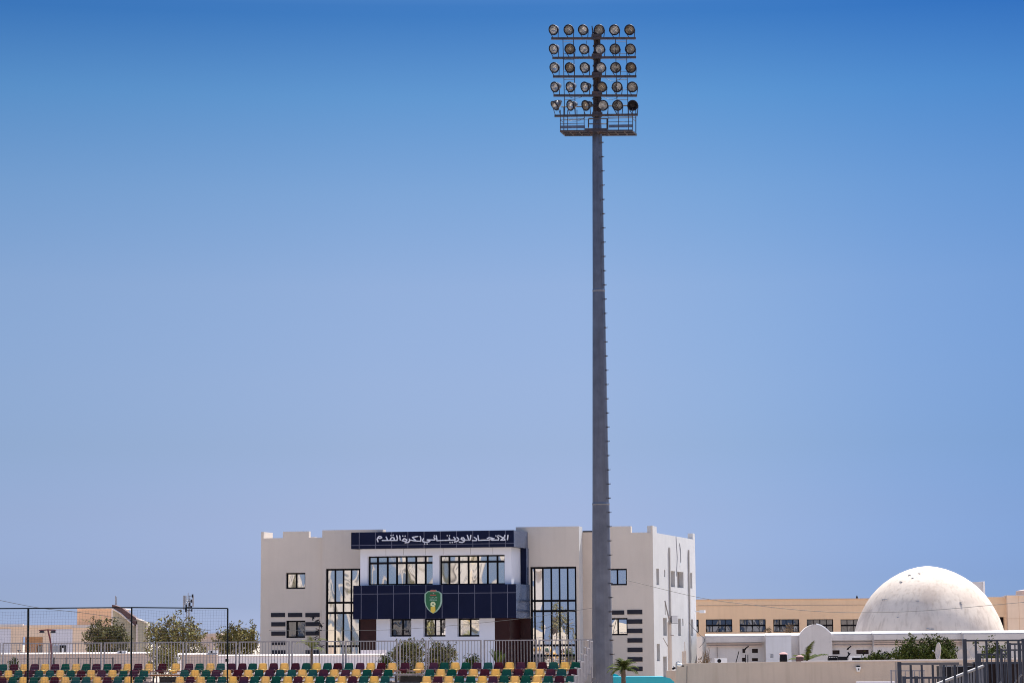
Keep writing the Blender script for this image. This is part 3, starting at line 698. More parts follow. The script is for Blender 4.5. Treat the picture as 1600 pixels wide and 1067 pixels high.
ROWS = [
 "G4 M21 Y37 M53 Y69.5 M85.5 G101.5 Y118 G133.5 M149.5 G167 M182.5 Y198.5 M215 Y232 M253 Y274 M294.5 G311 Y328 G344 M361 M378 G394 Y410 M427 Y443.5 M461 G478 Y494 G511 M527 G544.5 M562 Y578.5 M595 Y612 M632.5 Y655 M677 G693.5 Y711 G727.5 M744.5 G762 M778.5 Y795.5 M813 Y830 M847 G864.5 Y882 G899",
 "M-4 Y12 G28 M44 G60 G77 Y93 G109.5 M126 Y141.5 M158 Y175 G192 M208 G224 G287.5 Y304 G321 M337 Y354 M370.5 Y387 G404 M420.5 G437 G455 Y471.5 G488 M505 Y521.5 M539 Y556 G573 M589 G606 G671 Y688 G705 M722 Y739 M757 Y774 G791 M809 G825.5 Y843 M860 G877 M895",
 "M3 G19 Y35.5 G52 Y68.5 M84.5 Y101 G117.5 G134 Y151 M167 G183.5 Y200 G216 Y280 M296.5 Y312.5 G329 G346 Y363 M380.5 G397 Y414 G430.5 Y448.5 M465 Y482 G499 G515.5 Y533.5 M550 G567.5 Y584 G601 Y666 M683.5 Y700.5 G717 G735 Y753 M769.5 G787 Y804 G821 Y838.5 G856 M873.5 G891",
 "G-6 Y10 M27 G43 Y60 G76 M93 Y109 G126 M143 Y159 G176 Y192 M208 G271 Y288 G305 M321 Y338 M355 G372 Y389 M406 G422 M439 Y456 G474 Y491 M508 Y526 G543 Y560 M577 G594 G661 Y679 G696 Y713 M730 Y747 G765 Y782 M800 G818 Y835 M852 G870 Y887"]
RN = ['top', 'second', 'third', 'fourth']
ORD = ['first', 'second', 'third', 'fourth', 'fifth', 'sixth', 'seventh', 'eighth', 'ninth', 'tenth', 'eleventh', 'twelfth', 'thirteenth', 'fourteenth', 'fifteenth', 'sixteenth', 'seventeenth', 'eighteenth', 'nineteenth', 'twentieth']
for r, row in enumerate(ROWS):
    items = [(t[0], float(t[1:])) for t in row.split()]
    blocks = ([], [], [])
    for c, x in items: blocks[0 if x < 242 else 1 if x < 625 else 2].append((c, x))
    for bi, bl in enumerate(blocks):
        for k, (c, x) in enumerate(bl):
            u_ = G.u(x, 1041 + 9.7 * r, r * stepd); o = bpy.data.objects.new('stadium_seat', SM[c]); COL.objects.link(o)
            o.location = G.p(u_, ztop - rise * r - .362, r * stepd); o.rotation_euler = (R(random.uniform(-2, 2)), 0, -R(15) + R(random.uniform(-2.5, 2.5)))
            kk = len(bl) - 1 - k
            bn = ['left block', 'middle block', 'right block'][bi]
            if k <= kk: pos = ORD[k] + ' seat from its left end'
            else: pos = ORD[kk] + ' seat from its right end'
            tag(o, '%s plastic seat, %s row of the %s, %s' % (CN[c], RN[r], bn, pos), 'seat', 'plastic seats on the stand')

# --- railing along the back of the stand
RB = -.75
rail = thing('guard_railing', 'long grey metal guard railing of upright bars behind the top row of seats', 'railing', tuple(G.p((UL + UR) / 2, ztop - .6, RB)))
zr1 = (G.z(928, 998.6, RB) + G.z(20, 1003.4, RB)) / 2; zr0 = ztop - .6
pan = [(-80, 0), (5, 76.8), (82, 158), (163.2, 240), (245.3, 286), (291, 368.8), (374.2, 451.8), (456.4, 536), (540.5, 620), (625, 665.5), (669.5, 751.5), (757, 838), (843, 924.3)]
for x0, x1 in pan:
    a, b = G.u(x0, 1020, RB), G.u(x1, 1020, RB)
    for u_ in (a, b):
        q = MB(); q.fbox(G, u_ - .032, u_ + .032, zr0 - .3, zr1, RB - .03, RB + .03); q.build('post', M['rail'], rail)
    q = MB(); q.fbox(G, a + .032, b - .032, zr1 - .05, zr1, RB - .022, RB + .022); q.fbox(G, a + .032, b - .032, zr0, zr0 + .04, RB - .02, RB + .02)
    nb_ = max(2, round((b - a) / .148))
    for i in range(1, nb_):
        u_ = a + (b - a) * i / nb_; q.fbox(G, u_ - .011, u_ + .011, zr0 + .04, zr1 - .05, RB - .011, RB + .011)
    q.build('railing_panel', M['rail'], rail)
# --- stepped side guard coming down the right end
sg = thing('stair_guard', 'pale grey stepped side guard of upright bars at the right end of the seats', 'railing', tuple(G.p(UR + .2, 0, 1)))
uE = G.u(926.5, 1010, RB)
for i in range(9):
    n0 = RB + .05 + i * stepd; n1 = n0 + stepd; zt_ = zr1 - .08 - i * rise
    q = MB(); q.fbox(G, uE - .02, uE + .02, zt_ - .045, zt_, n0 + .01, n1 - .01)
    for k in range(4):
        nn_ = n0 + stepd * k / 4 + .02; q.fbox(G, uE - .014, uE + .014, zt_ - 1.15, zt_ - .045, nn_, nn_ + .03)
    q.fbox(G, uE - .03, uE + .03, zt_ - 1.3, zt_ + .03, n1 - .04, n1 + .0)
    q.tube(G.p(uE, zt_, n1 - .02), G.p(uE - .14, zt_ + .02, n1 - .02), .022, n=5)
    q.build('guard_panel', M['rail'], sg)
# short rail at the foot of the mast
q = MB(); pA, pB = P(925.5, 1059, 99), P(930.5, 1059, 99); q.tube(pA, pB, .03); q.tube(pA, (pA.x, 99, 0), .025); q.tube(P(932, 1067, 99), P(934, 1062, 99), .02)
tag(q.build('hand_rail', M['raill'], origin=(pA.x, 99, 0)), 'short pale metal handrail end in front of the mast foot', 'handrail')

# ================================================================== ball-stop net, left
ND = 95.0
nf = thing('ball_stop_net', 'tall black frame with fine netting standing in front of the seats', 'ball stop net', tuple(P(200, 1000, ND).to_2d().to_3d()))
NX = [-120, 44.3, 205.8, 355.8]; NT = [951, 950, 948.6, 950]
for i, x in enumerate(NX):
    t_ = P(x, NT[i], ND); b_ = P(x + .2, 1060, ND); q = MB(); r_ = .045 if i < 2 else .034
    q.tube((b_.x, ND, 0), (t_.x, ND, t_.z), r_, n=8)
    if i == 3: c = P(355.5, 1031, ND); q.tube((c.x - .02, ND - .05, c.z - .06), (c.x - .02, ND - .05, c.z + .06), .07, n=8)
    q.build('post', M['netpost'], nf)
q = MB()
for i in range(3):
    a, b = P(NX[i], NT[i], ND), P(NX[i + 1], NT[i + 1], ND); q.tube(a, b, .028, n=6)
q.build('top_rail', M['netpost'], nf)
x0w, x1w = P(NX[0], 1000, ND).x, P(NX[3], 1000, ND).x; zt1 = P(200, 952, ND).z
q = MB(); cell = .115; nx = int((x1w - x0w) / cell); nz = int(zt1 / cell); tr_ = .0028
def sag(x, z): return .10 * math.sin(x * 1.9) * max(0, (z - 3) / 3.6), .12 * math.sin(x * .8 + z * .4)
for i in range(nx + 1):
    x = x0w + (x1w - x0w) * i / nx
    for j in range(0, nz, 6):
        za, zb_ = j * cell, min(zt1, (j + 6) * cell); s0, y0 = sag(x, za); s1, y1 = sag(x, zb_)
        wz0 = s0 * .6; q.tube((x + .03 * math.sin(za), ND + y0, za), (x + .03 * math.sin(zb_), ND + y1, zb_ - .05 * abs(math.sin(x * 1.4))), tr_, n=3, cap=False)
for j in range(nz + 1):
    z = j * cell
    for i in range(0, nx, 5):
        xa = x0w + (x1w - x0w) * i / nx; xb = x0w + (x1w - x0w) * min(nx, i + 5) / nx
        s0, y0 = sag(xa, z); s1, y1 = sag(xb, z); d0, d1 = -.05 * abs(math.sin(xa * 1.4)) * z / 6, -.05 * abs(math.sin(xb * 1.4)) * z / 6
        q.tube((xa, ND + y0, z + d0 + s0 * .5), (xb, ND + y1, z + d1 + s1 * .5), tr_, n=3, cap=False)
q.build('netting', M['net'], nf)

# ================================================================== plants
def leaf_cloud(q, blobs, n, size, flat=.6):
    tot = sum(b[3] * b[4] * b[5] for b in blobs)
    for bx in blobs:
        cx, cy, cz, rx, ry, rz = bx; k = int(n * (rx * ry * rz) / tot)
        # sprigs: small tight groups of leaves, so the outline is broken
        sp = max(4, k // 9)
        for s_ in range(sp):
            while True:
                a, b, c = (random.uniform(-1, 1) for _ in range(3)); d = a * a + b * b + c * c
                if .12 < d < 1.0: break
            if d > .75 and random.random() < .3: a *= 1.18; b *= 1.18; c *= 1.18
            sc = Vector((cx + a * rx, cy + b * ry, cz + c * rz))
            for l_ in range(9):
                p = sc + Vector([random.gauss(0, size * .9) for _ in range(3)])
                t1 = Vector([random.uniform(-1, 1) for _ in range(3)]).normalized(); t2 = t1.cross(Vector([random.uniform(-1, 1) for _ in range(3)])).normalized()
                s1 = size * random.uniform(.6, 1.3); s2 = s1 * flat * .55
                q.add([p - t1 * s1, p + t2 * s2, p + t1 * s1, p - t2 * s2], [(0, 1, 2, 3)])
def tree(name, label, cat, x, ytop, ybot, x0, x1, Y, n, size, lm='leaf', group=None, trunk=.12, nb=7, trunk_x=None):
    c = P(x, ytop, Y); w0, w1 = P(x0, ytop, Y).x, P(x1, ytop, Y).x; zt_, zb_ = c.z, max(.2, P(x, ybot, Y).z)
    tx = P(trunk_x if trunk_x else x, ybot, Y).x
    o = thing(name, label, cat, (tx, Y, 0), group)
    rx = (w1 - w0) / 2; cx = (w0 + w1) / 2; h = zt_ - zb_
    q = MB(); fork = Vector((tx, Y, max(.3, zb_ * .7 + .1))); q.path([Vector((tx, Y, 0)), Vector((tx + .05, Y, fork.z * .5)), fork], trunk, n=7, r1=trunk * .7)
    blobs = []
    for i in range(nb):
        t = (i + .5) / nb; bx = cx + rx * (2 * t - 1) * .72; env = math.sqrt(max(.05, 1 - ((2 * t - 1) * .8) ** 2))
        bz = zb_ + h * (.35 + .3 * env * random.uniform(.7, 1.25)); by = Y + random.uniform(-.4, .4) * rx * .6
        r_ = rx / nb * 1.9
        blobs.append((bx, by, bz, r_ * random.uniform(.8, 1.15), r_ * 1.1, min(h * .42, r_ * 1.3) * random.uniform(.8, 1.1)))
        q.path([fork, Vector(((fork.x + bx) / 2, (Y + by) / 2, (fork.z + bz) / 2 + .1)), Vector((bx, by, bz)), Vector((bx + random.uniform(-.3, .3) * r_, by, bz + h * .25))], trunk * .5, n=5, r1=.012)
    q.build('trunk', M['bark'], o)
    blobs.append((cx - rx * .35, Y, zb_ + h * .27, rx * .55, rx * .4, h * .30)); blobs.append((cx + rx * .35, Y, zb_ + h * .27, rx * .55, rx * .4, h * .30))
    q = MB(); leaf_cloud(q, blobs, n, size); 
    for (bx, by, bz, a, b, c_) in blobs[:-1]:       # stray twigs above the outline
        for k in range(3):
            dx, dz = random.uniform(-1, 1) * a, c_ * random.uniform(.9, 1.5)
            for s_ in range(7):
                p = Vector((bx + dx + random.gauss(0, size * .7), by, bz + dz + random.gauss(0, size * .7)))
                t1 = Vector([random.uniform(-1, 1) for _ in range(3)]).normalized(); t2 = t1.cross(Vector([random.uniform(-1, 1) for _ in range(3)])).normalized()
                q.add([p - t1 * size, p + t2 * size * .35, p + t1 * size, p - t2 * size * .35], [(0, 1, 2, 3)])
    q.build('crown', M[lm], o)
    return o
def palm(name, label, x, yc, ybot, Y, nf_, length, lm='palm', tw=.12, droop=.9, up=.6, cat='palm', lw=.028):
    c = P(x, yc, Y); o = thing(name, label, cat, (c.x, Y, 0)); q = MB(); m_ = 8
    for i in range(m_):
        z0, z1 = c.z * i / m_, c.z * (i + 1) / m_; q.tube((c.x, Y, z0), (c.x, Y, z1), tw * 1.12, tw * .92, n=8)
    q.build('trunk', M['bark'], o)
    q = MB()
    for k in range(nf_):
        az = 2 * math.pi * k / nf_ + random.uniform(-.2, .2); el = random.uniform(up - .5, up + .7); L_ = length * random.uniform(.8, 1.1)
        d = Vector((math.cos(az), math.sin(az), 0)); p = Vector((c.x, Y, c.z)); pts = []
        for s_ in range(9):
            t = s_ / 8; e2 = el - droop * 1.6 * t * t; pts.append(p.copy()); p = p + (d * math.cos(e2) + Vector((0, 0, math.sin(e2)))) * (L_ / 8)
        q.path(pts, .018, n=4, r1=.006)
        side = d.cross(Vector((0, 0, 1)))
        for s_ in range(1, 9):
            for sgn in (-1, 1):
                for h_ in (0, .5):
                    b = pts[s_] if h_ == 0 else (pts[s_] + pts[s_ - 1]) / 2; ll = L_ * .32 * math.sin(math.pi * min(1, (s_ + .8) / 9.5)) + .04
                    fw = (pts[s_] - pts[s_ - 1]).normalized(); tip = b + side * sgn * ll * .75 + fw * ll * .6 + Vector((0, 0, -ll * .35))
                    w_ = fw * lw; q.add([b - w_, b + w_, tip], [(0, 1, 2)])
    q.build('crown', M[lm], o)
    return o
tree('leafy_tree', 'bushy olive green tree in front of the brown roofed house', 'tree', 170, 967, 1028, 128, 207, 165, 4200, .13, 'leafd', 'trees behind the boundary wall', nb=6)
tree('leafy_tree', 'wide sparse yellowish tree directly below the telecom tower', 'tree', 280, 960, 1030, 222, 328, 162, 5200, .13, 'leaf', 'trees behind the boundary wall', nb=8)
tree('leafy_tree', 'low yellow green tree beside the left edge of the cream office building', 'tree', 375, 974, 1032, 334, 410, 168, 4600, .13, 'leaf', 'trees behind the boundary wall', nb=6)
tree('shrub', 'tall leafy shrub behind the railing, left of the pair below the crest', 'shrub', 637, 995, 1062, 611, 664, 122, 5000, .085, 'leafd', 'shrubs in front of the office building', trunk=.05, nb=5)
tree('shrub', 'tall leafy shrub behind the railing, right of the pair below the crest', 'shrub', 688, 997, 1062, 662, 713, 122, 5000, .085, 'leafd', 'shrubs in front of the office building', trunk=.05, nb=5)
tree('shrub', 'small round shrub against the pale wall, right of the tall shrub pair', 'shrub', 737, 1024, 1050, 727, 747, 124, 900, .07, 'leafg', 'shrubs in front of the office building', trunk=.03, nb=3)
tree('shrub', 'thin low shrub by the white wall, left of the tall shrub pair', 'shrub', 601, 1023, 1048, 592, 613, 124, 800, .07, 'leafg', 'shrubs in front of the office building', trunk=.03, nb=3)
tree('shrub', 'small dark shrub showing above a maroon seat, left of the first net post', 'shrub', 21, 1031, 1050, 14, 29, 124, 500, .07, 'leafg', trunk=.03, nb=3)
tree('shrub', 'untidy flowering shrub in the gap of the taupe boundary wall', 'shrub', 252, 1012, 1056, 232, 280, 136, 2600, .09, 'leaf', trunk=.05, nb=4)
tree('shrub', 'broad dark green shrub in front of the domed building', 'shrub', 1450, 1001, 1040, 1386, 1507, 146, 8000, .11, 'leafg', 'shrubs beside the domed building', trunk=.06, nb=8)
tree('shrub', 'low green shrub between the air conditioner and the broad dark shrub', 'shrub', 1374, 1022, 1042, 1350, 1398, 147, 1800, .10, 'leafg', 'shrubs beside the domed building', trunk=.04, nb=4)
tree('shrub', 'small green bush behind the satellite dishes and dark railing', 'shrub', 1545, 1008, 1042, 1518, 1580, 148, 1600, .11, 'leafg', 'shrubs beside the domed building', trunk=.04, nb=5)
palm('fan_palm', 'young palm with spreading fronds right of the mast, above the turquoise roof', 974, 1045, 1067, 112, 22, .85, 'leafg', .11, up=.55, droop=.95)
palm('date_palm', 'pale green drooping palm behind the railing, left of the tall mirrored window', 487, 1013, 1040, 133, 10, 1.15, 'palm', .07, droop=1.2, up=.7)
palm('potted_palm', 'short stiff palm with three fronds by the white arched gable', 1261, 1031, 1040, 160, 8, 1.45, 'leafg', .08, droop=.6, up=.8, lw=.05)
palm('spiky_plant', 'upright agave plant in front of the brown entrance panels', 778, 1038, 1050, 124, 12, .85, 'leafg', .05, droop=.15, up=1.3, cat='plant')
# thin dark tree in front of the left wing
o = thing('thin_tree', 'thin dark tree with drooping leaves against the cream wall, beside the left curtain window', 'tree', tuple(P(499, 1000, 140).to_2d().to_3d()))
q = MB(); bs = [P(499, y, 140) for y in (1010, 985, 965)]; q.path([Vector((bs[0].x, 140, 0))] + bs, .035, n=5, r1=.012)
q.build('trunk', M['bark'], o); q = MB()
for (x, y) in ((494, 968), (488, 963), (498, 971), (497, 983), (493, 986), (492, 995), (498, 997), (494, 1006), (500, 1008), (496, 1010), (500, 975)):
    for k in range(9):
        p = P(x + random.gauss(0, 1.3), y + random.gauss(0, 1), 140); d = Vector((random.uniform(-1, 1), random.uniform(-.4, .4), random.uniform(-1, .2))).normalized() * .22
        s_ = Vector((.03, 0, .03)); q.add([p - s_, p + d * .5 + s_, p + d, p + d * .5 - s_], [(0, 1, 2, 3)])
q.build('crown', M['dark'], o)
# bare twiggy shrub near the peach building
o = thing('dry_shrub', 'bare brown twiggy shrub at the left end of the domed building wall', 'shrub', tuple(P(1104, 1030, 150).to_2d().to_3d()))
q = MB(); b0 = P(1103, 1036, 150)
for k in range(26):
    a = Vector((b0.x + random.uniform(-.25, .25), 150, b0.z - .3)); e1 = P(1096 + random.random() * 17, 1008 + random.random() * 22, 150); q.path([a, (a + e1) / 2 + Vector((random.uniform(-.15, .15), 0, .1)), e1], .014, n=4, r1=.006)
q.tube((b0.x, 150, 0), (b0.x, 150, b0.z), .04); q.build('branches', M['dry'], o)
q = MB(); leaf_cloud(q, [(b0.x - .1, 150, b0.z + .25, .45, .3, .3)], 160, .06); q.build('leaves', M['dry'], o)
# dry plants on the low roof
for i, (x0, x1, y0) in enumerate(((1195, 1207, 983), (1223, 1243, 973))):
    o = thing('roof_weed', ['small dry weed growing on the low white roof', 'larger dry weed on the low white roof, left of the arched gable'][i], 'weed', tuple(P((x0 + x1) / 2, 990, 172)))
    q = MB(); b0 = P((x0 + x1) / 2, 992, 172)
    for k in range(14): q.path([b0, P(random.uniform(x0, x1), y0 + random.random() * 12, 172)], .012, n=4)
    q.build('stalks', M['dry'], o)
    q = MB(); c = P((x0 + x1) / 2, (y0 + 990) / 2, 172); leaf_cloud(q, [(c.x, 172, c.z, (x1 - x0) / 45, .3, .3)], 260, .07); q.build('leaves', M['dry'], o)

# ================================================================== left buildings
B = Frame(100, 1000, 190, 0)
pb_ = thing('school_building', 'low peach and lavender flat roofed building at far left', 'building', (P(60, 1000, 190).x, 190, 0))
def fr(F, x0, y0, x1, y1, n=0.0): return rect(F, x0, y0, x1, y1, n)
r = fr(B, -650, 978, 150, 1040); hs = [fr(B, 34, 994.6, 66.5, 1022)]
q = MB(); wall_holes(q, B, r[0], r[1], 0, r[3], -.4, 0, [(hs[0][0], hs[0][1], 0, hs[0][3])]); q.fbox(B, r[0], r[1], r[3] - .5, r[3] - .3, -12, -.4); q.build('wall', M['peach2'], pb_)
q = MB(); q.fbox(B, hs[0][0] - .05, hs[0][1] + .05, 0, hs[0][3] + .1, -1.6, -1.5); q.build('shaded_porch_wall', M['brownpeach'], pb_)  # back of the porch recess, its shadow put into a darker ochre
for x0, x1 in ((-40, 16.5), (80, 113)):
    a = fr(B, x0, 982.5, x1, 1040); q = MB(); q.fbox(B, a[0], a[1], 0, a[3], .003, .05); q.build('lavender_panel', M['lavender'], pb_)
for x0, x1, y in ((-640, 36, 976.8), (112.5, 152, 976)):
    a = fr(B, x0, y, x1, y + 4.6); q = MB(); q.fbox(B, a[0], a[1], a[2], a[3], -.3, .12); q.build('coping', M['cap'], pb_)
a = fr(B, 36.2, 978, 112.3, 981); q = MB(); q.fbox(B, a[0], a[1], a[2] + .05, a[3] + .03, -.3, .10); q.build('cornice', M['peach2'], pb_)
a = fr(B, 53, 1008, 65.5, 1020); f = MB(); f.fbox(B, a[0], a[1], a[2], a[3], -1.48, -1.42); wd = f.build('window', M['black'], pb_)
q = MB(); um = (a[0] + a[1]) / 2
for u0, u1 in ((a[0] + .05, um - .03), (um + .03, a[1] - .05)): q.quad(B.p(u0, a[2] + .05, -1.41), B.p(u1, a[2] + .05, -1.41), B.p(u1, a[3] - .05, -1.41), B.p(u0, a[3] - .05, -1.41))
q.build('pane', M['glassd'], wd)
a = fr(B, 83, 1008, 92, 1030); q = MB(); q.fbox(B, a[0], a[1], a[2], a[3], .052, .1); q.build('door', M['grey'], pb_)
a = fr(B, 93.5, 1007.5, 103, 1019.5); q = MB(); q.fbox(B, a[0], a[1], a[2], a[3], .052, .09); wd = q.build('window', M['black'], pb_)
q = MB(); q.fbox(B, a[0] + .2, a[1] - .12, a[2] + .02, a[2] + .4, .09, .12); q.build('window_curtain', M['ac'], wd)
# taller ochre block
tb = thing('ochre_building', 'taller plain ochre block rising behind the peach building', 'building', (P(148, 1000, 202).x, 202, 0))
B2 = Frame(148, 1000, 202, 0); a = fr(B2, 120, 951, 173.5, 1040)
q = MB(); q.fbox(B2, a[0], a[1], 0, a[3], -9, 0); q.build('wall', M['brownpeach'], tb)
q = MB(); q.fbox(B2, a[0] - .05, a[1] + .25, a[3], a[3] + .12, -9, .08); q.fbox(B2, a[1] + .002, a[1] + .2, 0, a[3], -.3, .06); q.build('coping', M['cap'], tb)  # coping, with a paler strip down the right edge
# house with the sloping brown roof
hb = thing('sloped_house', 'olive grey house with steep sloping brown roof', 'house', (P(205, 1000, 196).x, 196, 0))
B3 = Frame(205, 1000, 196, 0)
def q3(*pts): return [B3.hit(x, y) for x, y in pts]
x_l = B3.u(176.5, 990)
q = MB(); poly = q3((176.5, 950), (190, 958.5), (209.5, 976), (215, 979)) ; q.prism(B3, [(poly[3][0], 0), (x_l, 0)] + poly, -1.2, 0); q.build('wall', M['olive'], hb)
q = MB(); poly = q3((215.3, 966), (230.8, 972.5)); q.prism(B3, [(poly[1][0], 0), (poly[0][0], 0)] + poly, -1.2, .3); q.build('side_wing', M['olive'], hb)
q = MB(); q.prism(B3, q3((176, 944.4), (180, 945), (191, 949), (202, 957), (214, 965.4), (214, 977), (210, 975.6), (190, 957.6), (176, 949.6)), -.9, .35); q.build('roof', M['roofbrown'], hb)
q = MB()
for a_, b_ in (((176.5, 950.2), (190, 958.4)), ((190, 958.4), (210, 976.4)), ((214, 965.6), (231, 972.6))):
    q.tube(B3.p(*B3.hit(*a_), .42), B3.p(*B3.hit(*b_), .42), .07, n=4)
for x in (215, 230.8): u_ = B3.u(x, 990); q.fbox(B3, u_ - .07, u_ + .07, 0, B3.z(x, 975), .31, .4)
q.build('trim', M['cap'], hb)
q = MB(); q.path([B3.p(*B3.hit(177.3, 946), -1), B3.p(*B3.hit(177.5, 930), -1)], .05, n=5); q.tube(B3.p(*B3.hit(179, 944), -1), B3.p(*B3.hit(179.3, 932), -1), .03, n=4); q.build('roof_aerial', M['grey'], hb)
# far pink roofed house
o = thing('distant_house', 'distant low pinkish house between the two yellowish trees', 'house', (P(330, 1000, 320).x, 320, 0)); F3 = Frame(330, 1000, 320, 0)
a = fr(F3, 312, 994, 352, 1020); q = MB(); q.fbox(F3, a[0], a[1], 0, a[3], -8, 0); q.build('wall', M['taupe2'], o); q = MB(); q.prism(F3, [(a[0] - .3, a[3]), (a[1] + .3, a[3]), ((a[0] + a[1]) / 2 + 1, a[3] + .45), ((a[0] + a[1]) / 2 - 1, a[3] + .45)], -8.2, .2); q.build('roof', M['taupe2'], o)
# telecom tower
tt = thing('telecom_tower', 'slim lattice telecom tower with dark panel antennas above the trees', 'tower', (P(294, 1000, 260).x, 260, 0))
TY = 260; q = MB(); b0 = P(293.5, 1000, TY); t0 = P(294, 930, TY)
for dx, dy in ((-.28, 0), (.28, 0), (0, .4)): q.tube((b0.x + dx, TY + dy, 0), (b0.x + dx * .6, TY + dy * .6, t0.z), .045, n=4)
k = 0; z = 0
while z < t0.z - .6:
    s_ = .28 * (1 - .4 * z / t0.z); q.tube((b0.x - s_, TY, z), (b0.x + s_, TY, z + .6), .025, n=4); q.tube((b0.x + s_, TY, z), (b0.x - s_, TY, z + .6), .025, n=4); z += .6
q.tube(t0, P(294, 925.5, TY), .04, n=4); q.build('lattice_mast', M['grey'], tt)
for x, y, h in ((289.5, 930, 14), (301, 928, 5), (299.2, 936, 5), (299, 946, 4), (291, 944, 8), (296.5, 941, 6), (302, 931, 16), (287.4, 930, 22), (299.5, 951, 4), (290.5, 950, 6)):
    q = MB(); a, b = P(x, y, TY - .4), P(x, y + h, TY - .4); q.box(a.x - .09, a.x + .09, TY - .5, TY - .35, b.z, a.z); q.tube((a.x, TY - .4, (a.z + b.z) / 2), (b0.x, TY, (a.z + b.z) / 2), .03, n=4)
    q.build('panel_antenna', M['stripe'] if h < 12 else M['grey'], tt)

# ================================================================== boundary walls left
def simple_wall(name, label, x0, x1, ytop, Y, m_, cap=True, th=.25, yaw=0, y2=None, capm='cap'):
    F = Frame((x0 + x1) / 2, 1020, Y, yaw); u0, u1 = F.u(x0, ytop), F.u(x1, ytop); z = F.z((x0 + x1) / 2, ytop)
    o = thing(name, label, 'wall', tuple(F.p((u0 + u1) / 2, 0, 0)))
    q = MB(); q.fbox(F, u0, u1, 0, z - (.08 if cap else 0), -th, 0); q.build('wall_face', m_, o)
    if cap: q = MB(); q.hexa([F.p(u0, z - .08, .05), F.p(u1, z - .08, .05), F.p(u1, z - .08, -th - .05), F.p(u0, z - .08, -th - .05), F.p(u0, z - .05, .05), F.p(u1, z - .05, .05), F.p(u1, z + .03, -th - .05), F.p(u0, z + .03, -th - .05)]); q.build('coping', M[capm], o)
    return o
simple_wall('boundary_wall', 'pinkish taupe boundary wall below the peach building, left of the planted gap', -700, 237, 1021.6, 141, M['taupe2'])
simple_wall('boundary_wall', 'short pinkish taupe boundary wall between the planted gap and the white wall', 277, 340, 1020.6, 141.5, M['taupe2'])
simple_wall('boundary_wall', 'white boundary wall in front of the left wing of the office building', 341, 601, 1022.2, 143, M['bwall'], yaw=2)
F4 = Frame(580, 1020, 143.6, 2); a = fr(F4, 563, 1015, 603, 1060); q = MB(); q.fbox(F4, a[0], a[1], 0, a[3], -.2, 0)
tag(q.build('raised_wall', M['bwall'], origin=F4.p((a[0] + a[1]) / 2, 0, 0)), 'slightly higher pale wall piece below the left brown panel', 'wall')
# white stone in the gap
q = MB(); c = P(277, 1030, 139); q.lathe((c.x, 139, 0), [(.20, 0), (.22, c.z - .1), (.20, c.z + .12), (.10, c.z + .25), (0, c.z + .27)], 12)
tag(q.build('pale_rock', M['bwall'], origin=(c.x, 139, 0), smooth=True), 'rounded pale tank at the left end of the short taupe wall', 'rock')
# white boxes on the wall
def ac_unit(label, x0, x1, y0, y1, Y, group='outdoor air conditioner units', front='ac', z0=None):
    a, b = P(x0, y1, Y), P(x1, y0, Y); o = thing('air_conditioner', label, 'air conditioner', ((a.x + b.x) / 2, Y, a.z), group)
    q = MB(); q.box(a.x, b.x, Y, Y + .35, a.z, b.z); q.build('casing', M['ac'], o)
    w, h = b.x - a.x, b.z - a.z; q = MB()
    if front == 'dark': q.box(a.x + w * .12, b.x - w * .1, Y - .012, Y - .001, a.z + h * .05, b.z - h * .28)
    else: q.lathe((a.x + w * .36, Y - .012, a.z + h * .5), [(0, 0), (h * .40, 0), (h * .40, -.011)], 14, (0, -1, 0))
    q.build('fan_grille', M['dark'], o)
    if Y > 140: 
        q = MB()
        for t in (.15, .85): q.box(a.x + w * t - .02, a.x + w * t + .02, Y + .1, Y + .2, max(0, a.z - .6), a.z)
        q.build('stand_leg', M['grey'], o)
    return o
ac_unit('white air conditioner on the taupe wall, beside the dark leafy tree', 183.5, 197, 1016, 1021, 141.05)
ac_unit('white air conditioner on the short taupe wall, near the white wall', 325, 340, 1015.6, 1020, 141.55)
ac_unit('white air conditioner with round fan behind the taupe wall, near the dry shrub', 1117, 1136, 1028, 1036, 150)
ac_unit('pale box unit with dark front, left of the low green shrub', 1328.5, 1353, 1024, 1035, 150, front='dark')

# low black barrier behind seats at left
q = MB(); FB = Frame(120, 1030, 116, 15)
for x in (84.5, 104, 122.8, 176.7):
    u_ = FB.u(x, 1032); q.fbox(FB, u_ - .03, u_ + .03, 0, FB.z(x, 1026.5), 0, .05)
for x in (141.5, 61, 25): u_ = FB.u(x, 1032); q.fbox(FB, u_ - .015, u_ + .015, 0, FB.z(x, 1026.5), 0, .03)
zz = FB.z(100, 1028.6); q.fbox(FB, FB.u(22, 1028), FB.u(178, 1028), zz - .012, zz + .012, -.02, -.001)
tag(q.build('low_barrier', M['netpost'], origin=FB.p(0, 0, 0)), 'low thin black barrier with short posts behind the top seats at left', 'barrier')
# motorcycle-like dark thing on the wall at left: parked motorbike seen over the wall
mo = thing('motorbike', 'dark motorbike parked behind the taupe wall, left of the first net post', 'motorbike', tuple(P(40, 1022, 144).to_2d().to_3d()))
q = MB(); c = P(38.5, 1021, 144)
q.lathe((c.x - .55, 144, c.z - .5), [(.20, -.05), (.32, -.05), (.34, 0), (.32, .05), (.20, .05)], 16, (0, -1, 0)); q.build('wheel', M['dark'], mo)
q = MB(); q.lathe((c.x + .6, 144, c.z - .5), [(.20, -.05), (.32, -.05), (.34, 0), (.32, .05), (.20, .05)], 16, (0, -1, 0)); q.build('wheel', M['dark'], mo)
q = MB(); q.path([(c.x - .55, 144, c.z - .5), (c.x - .35, 144, c.z - .02), (c.x - .38, 144, c.z + .22)], .04); q.path([(c.x - .38, 143.7, c.z + .22), (c.x - .33, 144.3, c.z + .22)], .03)
